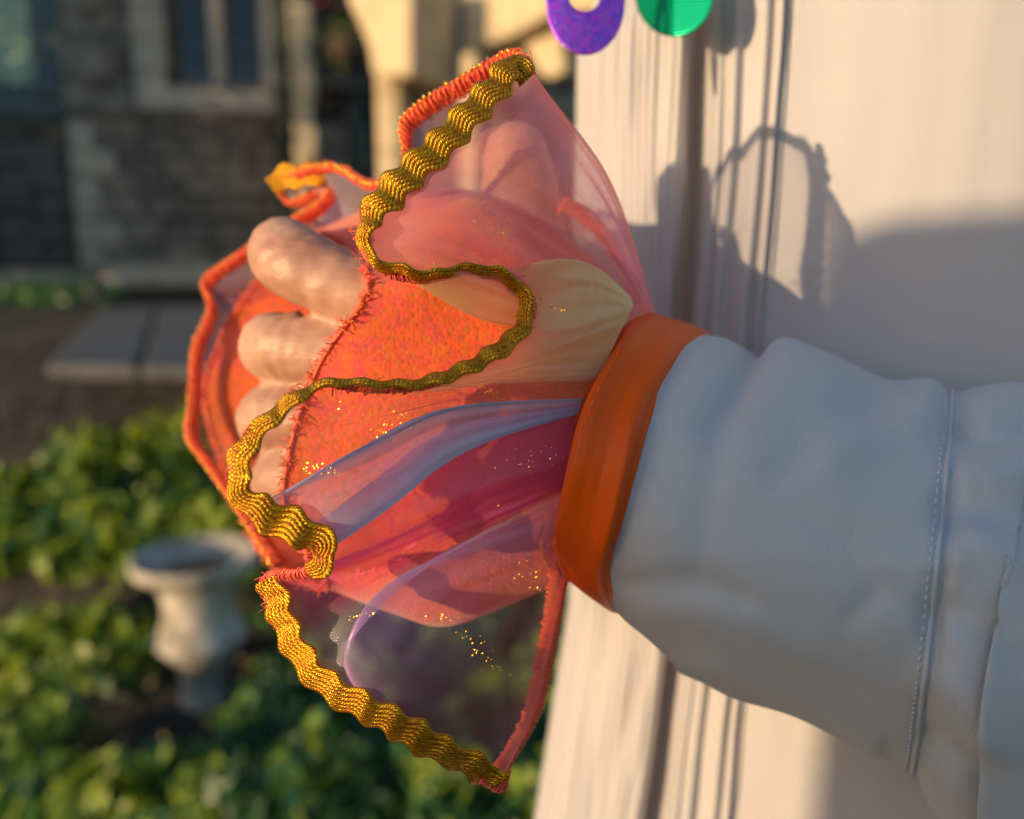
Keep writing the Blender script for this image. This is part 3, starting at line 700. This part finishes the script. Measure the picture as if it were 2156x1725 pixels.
CR = [([(1600, 735), (1560, 830), (1500, 900)], 38, -.0028), ([(1650, 715), (1730, 800), (1760, 900)], 60, .0022), ([(1960, 815), (1900, 900), (1760, 960)], 50, .0020), ([(1860, 840), (1740, 900), (1640, 1000)], 45, -.0016),
      ([(1310, 1235), (1480, 1225), (1560, 1260)], 26, -.0019), ([(1330, 1290), (1520, 1290), (1700, 1380)], 40, .0014), ([(1700, 1090), (1790, 1150), (1830, 1230)], 40, -.0014), ([(1930, 1120), (1860, 1130), (1800, 1110)], 22, -.0014),
      ([(1940, 1260), (1860, 1250), (1790, 1300)], 24, -.0014), ([(2010, 900), (2080, 920), (2156, 900)], 30, -.0040), ([(2000, 1000), (2080, 1000), (2156, 1010)], 32, .0036), ([(1990, 1080), (2060, 1070), (2156, 1075)], 26, -.0032),
      ([(1980, 1180), (2060, 1160), (2156, 1200)], 34, .0036), ([(1960, 1300), (2020, 1290), (2100, 1330), (2156, 1400)], 30, -.0042), ([(1960, 1420), (2040, 1470), (2080, 1560)], 40, .0040), ([(1960, 1560), (2050, 1620), (2100, 1700)], 30, -.0036),
      ([(1440, 1400), (1560, 1420), (1700, 1480), (1840, 1560)], 22, .0020), ([(1400, 1000), (1500, 1080), (1600, 1100)], 60, -.0012), ([(1480, 800), (1440, 950), (1420, 1100)], 60, .0010)]
for i in range(nu):
    for j in range(nv):
        p = Vector(G[i, j]); o = .0018 * noise.noise(p * 24) + .0003 * noise.noise(p * 60)
        if math.sin(2 * math.pi * j / nv) > -.25 and i < nu - 30:
            dd = p - CAM; z = dd.dot(FW); px, py = CX + FPX * dd.dot(RT) / z, CY - FPX * dd.dot(UP) / z
            for c in CR: o += crease(px, py, *c)
        if i < 6: o *= i / 6
        G[i, j] += rd[i, j] * o
# finer grid through interpolation round the section
G = np.transpose(catmull(np.transpose(G, (1, 0, 2)), 2, closed=True), (1, 0, 2))
sleeve = grid('sleeve', G, M['sleeve'], person, close_v=True, flip=True)
iseam = 8 * 12 + 4
sm_path = G[iseam]; rdd = sm_path - sm_path.mean(axis=0); rdd /= np.linalg.norm(rdd, axis=1)[:, None]
Vt, Ft = tube_data(np.vstack([sm_path + rdd * .0001, sm_path[:1] + rdd[:1] * .0001]), .00055, 8)
mesh('seam_piping', Vt, Ft, M['sleeve'], sleeve)
st = []
lp = G[iseam - 7]; lr = lp - lp.mean(axis=0); lr /= np.linalg.norm(lr, axis=1)[:, None]; lp = resample(lp[:80] + lr[:80] * .0002, .0022)
for k in range(len(lp) - 1): st.append(tube_data([lp[k], lp[k] + (lp[k + 1] - lp[k]) * .62], .00024, 5))
o = mesh('seam_stitching', *merge(st), M['white_thread'], sleeve); o['kind'] = 'stuff'

# ---- knitted fingerless mitt
RW = [(1385, 715, .207), (1325, 800, .188), (1275, 950, .180), (1258, 1100, .186), (1262, 1205, .207), (1285, 1100, .228), (1305, 950, .234), (1345, 800, .227)]
RA = [(1225, 520, .222), (1150, 610, .188), (1110, 900, .183), (1110, 1110, .187), (1130, 1250, .207), (1150, 1120, .236), (1150, 900, .242), (1200, 600, .240)]
RB = [(1010, 405, .222), (965, 560, .189), (925, 870, .1845), (915, 1120, .188), (945, 1318, .207), (900, 1150, .247), (900, 900, .252), (960, 520, .250)]
RM = [(850, 420, .240), (862, 578, .189), (790, 830, .1855), (770, 1080, .189), (820, 1290, .207), (700, 1150, .252), (640, 880, .265), (770, 500, .262)]
RC = [(655, 492, .247), (776, 588, .190), (662, 790, .188), (600, 1050, .190), (690, 1232, .206), (545, 1150, .252), (432, 825, .272), (552, 575, .266)]
rings = np.array([[tuple(P(*q)) for q in r] for r in (RW, RA, RB, RM, RC)])
G = catmull(rings, 18); G = np.transpose(catmull(np.transpose(G, (1, 0, 2)), 20, closed=True), (1, 0, 2))
for i in range(G.shape[0]):
    for j in range(G.shape[1]):
        p = Vector(G[i, j]); G[i, j] += np.array(FW) * .0014 * noise.noise(p * 60)
mitt = grid('knitted_mitt', G, M['knit'], person, close_v=True)
# fluffy hem of the mitt
hem = np.vstack([G[-1], G[-1][:1]])
hem = resample(hem, .00022); lst = []
for k in range(len(hem)):
    p = hem[k]; d = rng.normal(size=3); d /= np.linalg.norm(d)
    lst.append(tube_data([p, p + d * .0011 + np.array([0, 0, .0003]), p + d * .0019 + rng.normal(size=3) * .0008], [.0002, .00018, .0001], 4))
V1, F1 = tube_data(hem[::3], .0007, 6); lst.append((V1, F1))
o = mesh('wool_hem', *merge(lst), M['thread_orange'], mitt); o['kind'] = 'stuff'

# ---- organza ruffle
PK = (.95, .30, .30); PK2 = (.88, .34, .46); YE = (1.0, .80, .42); PE = (1., .50, .32); BL = (.46, .66, .97); LV = (.62, .40, .78); MG = (.90, .12, .38); DU = (.55, .25, .32); WH = (.82, .72, .82)
# each row: hem, a, b, wrist (x, y, depth), colour, opacity
ST = [
 [(1065, 1625, .184), (1135, 1500, .190), (1170, 1330, .196), (1196, 1195, .198), PK, .8],
 [(1047, 1655, .176), (1085, 1480, .180), (1135, 1310, .188), (1194, 1190, .192), DU, .75],
 [(960, 1592, .173), (985, 1440, .172), (1060, 1290, .178), (1192, 1180, .188), DU, .65],
 [(850, 1533, .171), (850, 1400, .168), (960, 1260, .174), (1190, 1160, .186), LV, .65],
 [(775, 1492, .170), (738, 1360, .165), (850, 1215, .170), (1190, 1100, .183), LV, 1.4],
 [(725, 1466, .171), (742, 1345, .170), (930, 1170, .175), (1190, 1060, .182), LV, .8],
 [(668, 1425, .172), (725, 1310, .174), (930, 1170, .177), (1190, 1040, .182), WH, .7],
 [(600, 1320, .174), (730, 1250, .177), (930, 1150, .178), (1192, 1030, .182), MG, .9],
 [(562, 1222, .175), (720, 1200, .178), (940, 1110, .178), (1194, 1010, .181), MG, 1.5],
 [(655, 1200, .168), (800, 1130, .172), (980, 1040, .174), (1200, 960, .180), MG, 1.5],
 [(640, 1120, .168), (790, 1010, .171), (950, 905, .175), (1215, 852, .181), MG, 1.5],
 [(692, 1158, .163), (830, 1060, .166), (985, 945, .171), (1215, 872, .180), BL, 1.9],
 [(655, 1120, .161), (800, 1040, .162), (960, 930, .168), (1220, 862, .179), BL, 1.7],
 [(560, 1087, .160), (740, 990, .160), (930, 890, .166), (1224, 852, .179), BL, 1.2],
 [(540, 1072, .1585), (745, 948, .159), (945, 858, .165), (1226, 838, .179), BL, 1.7],
 [(515, 1060, .161), (745, 985, .164), (960, 885, .169), (1224, 852, .180), PE, .6],
 [(500, 985, .158), (700, 920, .161), (950, 850, .166), (1228, 840, .179), PE, .55],
 [(515, 935, .158), (720, 890, .162), (970, 840, .167), (1232, 832, .179), PE, .5],
 [(590, 865, .159), (780, 860, .163), (1000, 830, .168), (1238, 822, .180), PE, .5],
 [(680, 812, .161), (840, 835, .165), (1030, 815, .170), (1246, 808, .180), PE, .5],
 [(800, 818, .163), (920, 822, .167), (1070, 800, .172), (1258, 790, .181), YE, 1.4],
 [(930, 803, .165), (1020, 800, .169), (1120, 775, .174), (1275, 765, .182), YE, 1.7],
 [(1050, 742, .170), (1130, 750, .173), (1210, 725, .176), (1310, 690, .182), YE, 1.6],
 [(1105, 690, .174), (1180, 680, .175), (1255, 665, .177), (1330, 652, .182), YE, 1.6],
 [(1117, 640, .175), (1190, 605, .175), (1265, 608, .178), (1332, 640, .183), YE, 1.6],
 [(1075, 585, .173), (1160, 548, .173), (1240, 560, .177), (1322, 622, .184), YE, 1.5],
 [(985, 570, .170), (1070, 600, .175), (1190, 640, .179), (1312, 664, .185), YE, 1.2],
 [(880, 590, .167), (1000, 660, .174), (1150, 690, .179), (1310, 690, .186), YE, 1.2],
 [(795, 560, .165), (950, 600, .168), (1130, 650, .176), (1320, 680, .187), YE, 1.1],
 [(766, 505, .164), (930, 540, .165), (1120, 610, .175), (1335, 670, .189), PK, 1.26],
 [(785, 445, .165), (960, 470, .164), (1150, 560, .175), (1350, 665, .191), PK, 1.26],
 [(845, 385, .167), (1010, 400, .166), (1190, 520, .177), (1358, 662, .193), PK, 1.19],
 [(925, 305, .170), (1080, 350, .169), (1235, 490, .180), (1364, 660, .195), PK, 1.12],
 [(1010, 215, .174), (1150, 320, .175), (1275, 470, .184), (1370, 658, .198), PK2, 1.05],
 [(1075, 150, .179), (1185, 270, .182), (1295, 440, .190), (1376, 660, .201), PK2, 1.12],
 [(1108, 130, .185), (1200, 262, .189), (1306, 430, .196), (1380, 662, .205), PK, .95],
 [(1072, 110, .190), (1180, 290, .198), (1290, 450, .205), (1380, 670, .212), PK2, .8],
 [(1000, 150, .193), (1120, 340, .203), (1260, 490, .212), (1378, 690, .218), PK, .75],
 [(905, 205, .196), (1060, 390, .208), (1230, 540, .219), (1376, 710, .224), PK2, .75],
 [(845, 258, .199), (1000, 400, .212), (1210, 560, .224), (1376, 730, .228), LV, .8],
 [(852, 325, .203), (980, 450, .216), (1200, 590, .228), (1374, 760, .231), LV, .7],
 [(840, 380, .212), (960, 480, .222), (1180, 610, .232), (1370, 780, .233), PK2, .6],
 [(770, 385, .226), (900, 470, .233), (1150, 620, .238), (1366, 800, .235), WH, .6],
 [(700, 348, .238), (850, 450, .244), (1130, 620, .245), (1362, 815, .236), WH, .7],
 [(625, 360, .248), (790, 470, .252), (1100, 640, .250), (1358, 830, .237), WH, .9],
 [(578, 385, .254), (760, 500, .258), (1080, 680, .252), (1352, 850, .238), WH, 1.],
 [(610, 425, .256), (780, 530, .262), (1060, 700, .254), (1350, 860, .238), WH, .8],
 [(690, 385, .250), (800, 520, .262), (1050, 710, .254), (1348, 870, .238), WH, .6],
 [(672, 425, .250), (790, 560, .264), (1040, 730, .255), (1345, 880, .238), LV, .6],
 [(590, 475, .254), (760, 620, .268), (1020, 770, .256), (1342, 900, .238), PK, .6],
 [(500, 535, .260), (700, 690, .272), (1000, 830, .257), (1338, 930, .238), PK, .7],
 [(428, 590, .265), (650, 760, .276), (980, 880, .258), (1332, 960, .237), PK2, .8],
 [(438, 650, .266), (640, 810, .277), (980, 930, .258), (1328, 990, .236), PK, .65],
 [(405, 740, .266), (620, 860, .277), (970, 970, .258), (1322, 1020, .235), DU, .6],
 [(400, 840, .264), (610, 920, .276), (960, 1010, .257), (1316, 1060, .234), YE, .6],
 [(392, 915, .260), (620, 980, .273), (950, 1050, .255), (1308, 1100, .232), YE, .8],
 [(430, 975, .255), (650, 1040, .266), (960, 1090, .250), (1300, 1130, .228), YE, .6],
 [(490, 1060, .246), (680, 1100, .256), (970, 1130, .243), (1290, 1160, .222), PK, .6],
 [(545, 1140, .236), (710, 1150, .246), (980, 1160, .236), (1280, 1180, .216), PK, .7],
 [(575, 1190, .226), (730, 1180, .236), (990, 1180, .230), (1270, 1190, .212), PK, .7],
]
K = np.array([[tuple(P(*r[k])) for k in range(4)] for r in ST])
C = np.array([(*r[4], r[5]) for r in ST], float)
SUBS = 10
G1 = catmull(K, SUBS); Cc = catmull(C, SUBS)
G2 = np.transpose(catmull(np.transpose(G1, (1, 0, 2)), 12), (1, 0, 2))
nu, nv = G2.shape[:2]
nr = np.cross(np.gradient(G2, axis=0), np.gradient(G2, axis=1)); nr /= np.linalg.norm(nr, axis=2)[..., None] + 1e-12
for i in range(nu):
    for j in range(nv):
        t = j / (nv - 1); am = math.sin(math.pi * min(1, t * 1.0)) 
        G2[i, j] += nr[i, j] * am * (.0009 * noise.noise(Vector(G2[i, j]) * 48) + .0005 * math.sin(i * .9 + 2 * noise.noise(Vector((i * .1, 0, 0)))) * t)
cols = np.zeros((nu, nv, 4))
for i in range(nu):
    for j in range(nv):
        p = Vector(G2[i, j]); f = noise.noise(p * 30 + Vector((9, 0, 0)))
        c = Cc[i].copy(); c[:3] = np.clip(c[:3] * (1 + .12 * f), 0.02, .95); c[3] = np.clip(c[3] * (1 + .25 * f), .2, 2.2)
        cols[i, j] = c
ruffle = grid('organza_ruffle', G2, M['organza'], person, cols=cols)

# ---- overlocked hem: threads looped round the edge all along
hemc = G1[:, 0]; inn = G2[:, 2] - G2[:, 0]; inn /= np.linalg.norm(inn, axis=1)[:, None]
# include the free edge going to the wrist at the bottom
free = G2[0][::-1]                                     # wrist -> hem
free_in = np.tile(np.array([-.96, -.1, -.25]), (len(free), 1))
def spiral(path, ins, width, rad, pitch, phase, thick=.0010, jitter=.25):
    path = np.asarray(path); s = np.r_[0, np.cumsum(np.linalg.norm(np.diff(path, axis=0), axis=1))]
    n = int(s[-1] / pitch * 8); t = np.linspace(0, s[-1], n)
    pp = np.stack([np.interp(t, s, path[:, k]) for k in range(3)], -1); ii = np.stack([np.interp(t, s, ins[:, k]) for k in range(3)], -1)
    tg = np.gradient(pp, axis=0); tg /= np.linalg.norm(tg, axis=1)[:, None] + 1e-12
    nn = np.cross(tg, ii); nn /= np.linalg.norm(nn, axis=1)[:, None] + 1e-12
    a = t / pitch * 2 * math.pi + phase
    jt = 1 + jitter * np.array([noise.noise(Vector((q * 900, phase, 0))) for q in t])
    off = ii * ((.5 - .62 * np.cos(a)) * width * jt)[:, None] + nn * (thick * np.sin(a) * jt)[:, None]
    return tube_data(pp + off, rad, 4)
def sl(a, b): return hemc[a * SUBS:b * SUBS + 1], inn[a * SUBS:b * SUBS + 1]
front_end = 35
hp_, hi_ = sl(0, front_end); bp_, bi_ = sl(front_end, len(ST) - 1)
lst = [spiral(hp_, -hi_, .0012, .0002, .0009, 0, jitter=.35), spiral(hp_, -hi_, .0010, .0002, .00115, 2, .0013, jitter=.5), spiral(hp_, hi_, .0012, .00016, .0008, 1, jitter=.3)]
x_ = np.array([tuple(P(*q)) for q in [(1190, 418, .220), (1235, 440, .222), (1285, 490, .224), (1325, 555, .226), (1355, 620, .226), (1378, 680, .224)]]); x_ = catmull(x_, 12); xi_ = np.tile(np.array([-.55, 0, -.8]), (len(x_), 1))
lst += [spiral(x_, xi_, .0036, .0004, .0013, 0), spiral(x_, xi_, .0032, .0004, .0016, 2), spiral(x_, xi_, .0034, .0004, .0021, 4)]
o = mesh('overlock_edge', *merge(lst), M['thread_orange'], ruffle); o['kind'] = 'stuff'
o = mesh('overlock_edge', *merge([spiral(hp_, -hi_, .0013, .0002, .0015, 1., jitter=.6)]), M['thread_pink'], ruffle); o['kind'] = 'stuff'
wb = .0036
lst = [spiral(bp_, bi_, wb, .00022, .00052, 0, .0004, jitter=.25), spiral(bp_, bi_, wb * .85, .00024, .00071, 2, .0007, jitter=.5), spiral(bp_ + bi_ * .0006, bi_, wb * .5, .00026, .0021, 1, .0009, jitter=.9), spiral(bp_, bi_, wb * .7, .0003, .0014, 4, .0012, jitter=.9), spiral(bp_, -bi_, .0007, .0002, .0017, 3, .0008, jitter=1.6)]
fp, fi = free, free_in
lst += [spiral(fp, fi, .0042, .00042, .0011, 0), spiral(fp, fi, .0038, .0004, .0013, 2), spiral(fp, fi, .0040, .0004, .0017, 4)]
# narrow woven tape under the loops
def tape(path, ins, w0, mat, name, par, off=0.0):
    A = np.stack([path - ins * w0 * .05 , path + ins * w0 * .5, path + ins * w0 * 1.0], 1); return grid(name, A, mat, par)
o = mesh('overlock_edge', *merge(lst), M['thread_orange'], ruffle); o['kind'] = 'stuff'
tape(bp_, bi_, wb, M['thread_orange'], 'edge_tape', ruffle); tape(fp, fi, .0040, M['thread_orange'], 'edge_tape', ruffle)
# gold flecks on the outer side of the far hem
lst = [spiral(bp_, bi_, -.0006, .00030, .0016, 1.5, .0005, 1.4)]
o = mesh('gold_edge_loops', *merge(lst), M['thread_gold'], ruffle); o['kind'] = 'stuff'

# ---- ric-rac braid along the near hem; per point: x, y, depth, half width (mm), turn (deg, 0 = flat to the lens)
RR = [(1108, 168, .1795, 2.0, 10), (1082, 140, .1775, 2.2, 0), (1048, 182, .1745, 2.3, 0), (1008, 222, .1725, 2.4, 0), (962, 272, .1705, 2.5, 0), (918, 318, .1685, 2.6, 0), (868, 362, .1665, 2.6, 0), (824, 408, .1650, 2.5, 5), (790, 446, .1640, 2.4, 20), (772, 488, .1632, 2.3, 38),
      (774, 522, .1635, 2.2, 58), (795, 552, .1640, 2.0, 66), (845, 566, .1650, 1.9, 66), (905, 578, .1660, 1.8, 68), (965, 566, .1680, 1.8, 66), (1030, 570, .1702, 1.9, 60), (1078, 592, .1722, 2.1, 58),
      (1106, 630, .1738, 2.2, 52), (1108, 670, .1738, 2.2, 48), (1088, 708, .1715, 2.3, 44), (1045, 742, .1690, 2.3, 46), (990, 774, .1670, 2.2, 50), (930, 798, .1650, 2.1, 56), (865, 812, .1630, 1.9, 68), (790, 812, .1615, 1.7, 74), (720, 808, .1605, 1.7, 74),
      (672, 816, .1596, 1.8, 66), (624, 842, .1590, 2.1, 50), (578, 878, .1584, 2.3, 42), (540, 915, .1580, 2.4, 34), (512, 960, .1578, 2.5, 28), (503, 1008, .1578, 2.5, 30), (520, 1052, .1582, 2.5, 24), (562, 1080, .1590, 2.6, 10), (610, 1106, .1598, 2.7, 0), (655, 1126, .1606, 2.6, 5),
      (686, 1150, .1622, 2.5, 20), (678, 1184, .1640, 2.5, 30), (660, 1206, .1660, 2.0, 40)]
RR2 = [(566, 1218, .1745, 2.88, 26), (584, 1262, .1740, 3.00, 26), (598, 1308, .1735, 3.12, 26), (622, 1358, .1728, 3.12, 26), (655, 1408, .1720, 3.25, 26), (705, 1452, .1708, 3.38, 26), (765, 1486, .1700, 3.50, 26), (830, 1520, .1702, 3.50, 26), (890, 1556, .1712, 3.50, 26), (950, 1588, .1722, 3.50, 26), (1008, 1616, .1738, 3.50, 26), (1044, 1648, .1752, 2.75, 26)]
def ricrac(rows, name, amp=.00075, wl=.0074, lift=.0006):
    A = catmull(np.array([(*P(x, y, d - lift), hw * .001, tr) for x, y, d, hw, tr in rows]), 10)
    path = A[:, :3]; s = np.r_[0, np.cumsum(np.linalg.norm(np.diff(path, axis=0), axis=1))]
    n = int(s[-1] / .00035); t = np.linspace(0, s[-1], n)
    A = np.stack([np.interp(t, s, A[:, k]) for k in range(5)], -1); pp = A[:, :3]
    tg = np.gradient(pp, axis=0); k9 = 9; tg = np.stack([np.convolve(np.pad(tg[:, c], k9, mode='edge'), np.ones(2 * k9 + 1) / (2 * k9 + 1), 'valid') for c in range(3)], -1)
    tg /= np.linalg.norm(tg, axis=1)[:, None]
    f = np.array(FW); M1 = np.cross(tg, -f); M1 /= np.linalg.norm(M1, axis=1)[:, None]      # across, facing the lens
    tr = np.radians(A[:, 4])[:, None]; W = M1 * np.cos(tr) + f * np.sin(tr); NN = np.cross(W, tg)
    m = 25; Gd = np.zeros((n, m, 3)); q = np.linspace(-1, 1, m)
    for i in range(n):
        ph = 2 * math.pi * t[i] / wl + 1.2 * noise.noise(Vector((t[i] * 40, 0, 0)))
        fl = math.cos(math.radians(A[i, 4])) * (1 + .45 * noise.noise(Vector((t[i] * 90, 7, 0))))
        shift = amp * math.sin(ph) * (.35 + .65 * fl); hw = A[i, 3] * (.60 + .62 * fl) * (1 + .06 * noise.noise(Vector((t[i] * 500, 3, 0))))
        cam_ = .0005 * (1 - q ** 2) + .00022 * np.abs(np.sin((q + 1) * math.pi * 3)) + .0003 * math.cos(ph)
        slant = .0002 * math.cos(ph)
        Gd[i] = pp[i] + W[i] * (shift + q[:, None] * hw) + NN[i] * cam_[:, None] + tg[i] * (q[:, None] * slant)
    o = grid(name, Gd, M['gold'], ruffle); so = o.modifiers.new('thick', 'SOLIDIFY'); so.thickness = .0006; so.offset = -1
    return Gd
g1 = ricrac(RR, 'gold_braid'); g2 = ricrac(RR2, 'gold_braid', .0009, .0074)
RR3 = [(572, 392, .2530, 2.4, 0), (592, 378, .2525, 2.9, 0), (620, 372, .2515, 3.1, 0), (655, 368, .2490, 3.0, 0), (688, 362, .2460, 2.2, 20)]
g3 = ricrac(RR3, 'gold_braid', .0008, .0085)
# picot loops of lurex on both edges of the braid
lst = []
for Gd in (g1, g2):
    for e, q in ((0, 1), (-1, -2)):
        ed = Gd[:, e]; inw = Gd[:, q] - ed; inw /= np.linalg.norm(inw, axis=1)[:, None]
        lst.append(spiral(ed, -inw, .00016, .00007, .00042, e, .00012))
o = mesh('lurex_picots', *merge(lst), M['thread_gold'], ruffle); o['kind'] = 'stuff'
# loose hairs of thread standing off the orange hem
lst = []
for _ in range(230):
    i = random.randrange(6 * SUBS, 35 * SUBS); p = hemc[i]; d = -inn[i] * random.uniform(.0005, .0022) + rng.normal(size=3) * .0010
    e = p + d; c = p + d * .7 + rng.normal(size=3) * .0008; lst.append(tube_data(catmull([p, c, e, p + d * .3 + rng.normal(size=3) * .0012], 4), .00009, 4))
o = mesh('loose_threads', *merge(lst), M['thread_orange'], ruffle); o['kind'] = 'stuff'

# ---- sun glints of the weave, modelled as tiny gold flats angled to mirror the sun
lst = []
def glints(zones):
    dd = (-SUN_DIR).normalized()
    for (x0, y0, x1, y1, d, n, sp) in zones:
        for k in range(n):
            t = random.random(); x = x0 + (x1 - x0) * t + random.gauss(0, sp); y = y0 + (y1 - y0) * t + random.gauss(0, sp * .45)
            p = P(x, y, d); v = (CAM - p).normalized(); h = (dd + v).normalized()
            h = (h + Vector(rng.normal(size=3) * .10)).normalized(); a = h.orthogonal().normalized(); b = h.cross(a); r = random.uniform(.00010, .00028)
            lst.append(([tuple(p + a * r), tuple(p + b * r * .6), tuple(p - a * r), tuple(p - b * r * .6)], [(0, 1, 2, 3)]))
glints([(730, 850, 830, 920, .168, 70, 22), (840, 880, 900, 900, .168, 40, 24), (530, 935, 720, 1000, .162, 80, 9), (1120, 620, 1190, 660, .174, 26, 6), (1010, 800, 1040, 830, .169, 14, 5), (900, 980, 1180, 960, .175, 46, 40), (1060, 1060, 880, 1050, .178, 24, 12),
        (930, 1290, 1060, 1420, .178, 46, 14), (1060, 1180, 1120, 1230, .182, 26, 26), (740, 1300, 790, 1290, .168, 16, 6), (600, 1010, 680, 980, .161, 20, 14), (920, 470, 1080, 540, .172, 16, 50)])
o = mesh('sun_glint_flats', *merge(lst), M['thread_gold'], ruffle, False); o['kind'] = 'stuff'

# ---------------------------------------------------------------- hanging foil discs
def ell(cx, cy, rx, ry, n): return [(cx + rx * math.cos(2 * math.pi * k / n), cy + ry * math.sin(2 * math.pi * k / n)) for k in range(n)]
def disc(name, cx, cy, rx, ry, hx, hy, hrx, hry, d, mat, label, bend, tilt):
    t = tag(empty(name, P(cx, cy, d)), label, 'sequin disc', 'big foil sequins hanging in front of the tunic')
    n = 72; rings = []
    for f in np.linspace(0, 1, 14):
        rg = []
        for (a, b), (e, g_) in zip(ell(cx, cy, rx, ry, n), ell(hx, hy, hrx, hry, n)):
            x, y = e + (a - e) * f, g_ + (b - g_) * f
            u = (x - cx) / rx
            rg.append(tuple(P(x, y, d + tilt * u + bend(u))))
        rings.append(rg)
    A = np.array(rings)
    o = grid('foil', A, mat, t, close_v=True); so = o.modifiers.new('thick', 'SOLIDIFY'); so.thickness = .0004
    top = P(cx, cy - ry * .9, d)
    tube('thread', [top, top + Vector((.002, .004, .03)), top + Vector((.0, .01, .09))], .0004, M['white_thread'], t)
    return t
disc('purple_disc', 1232, 8, 82, 109, 1230, -5, 33, 30, .225, M['purple'], 'purple holographic ring-shaped sequin hanging left of the green one', lambda u: .002 * u * u, .003)
disc('green_disc', 1421, -14, 82, 92, 1421, -14, .5, .5, .236, M['green'], 'shiny green foil sequin hanging right of the purple one', lambda u: (.022 * -u if u < 0 else -.006 * u), 0)
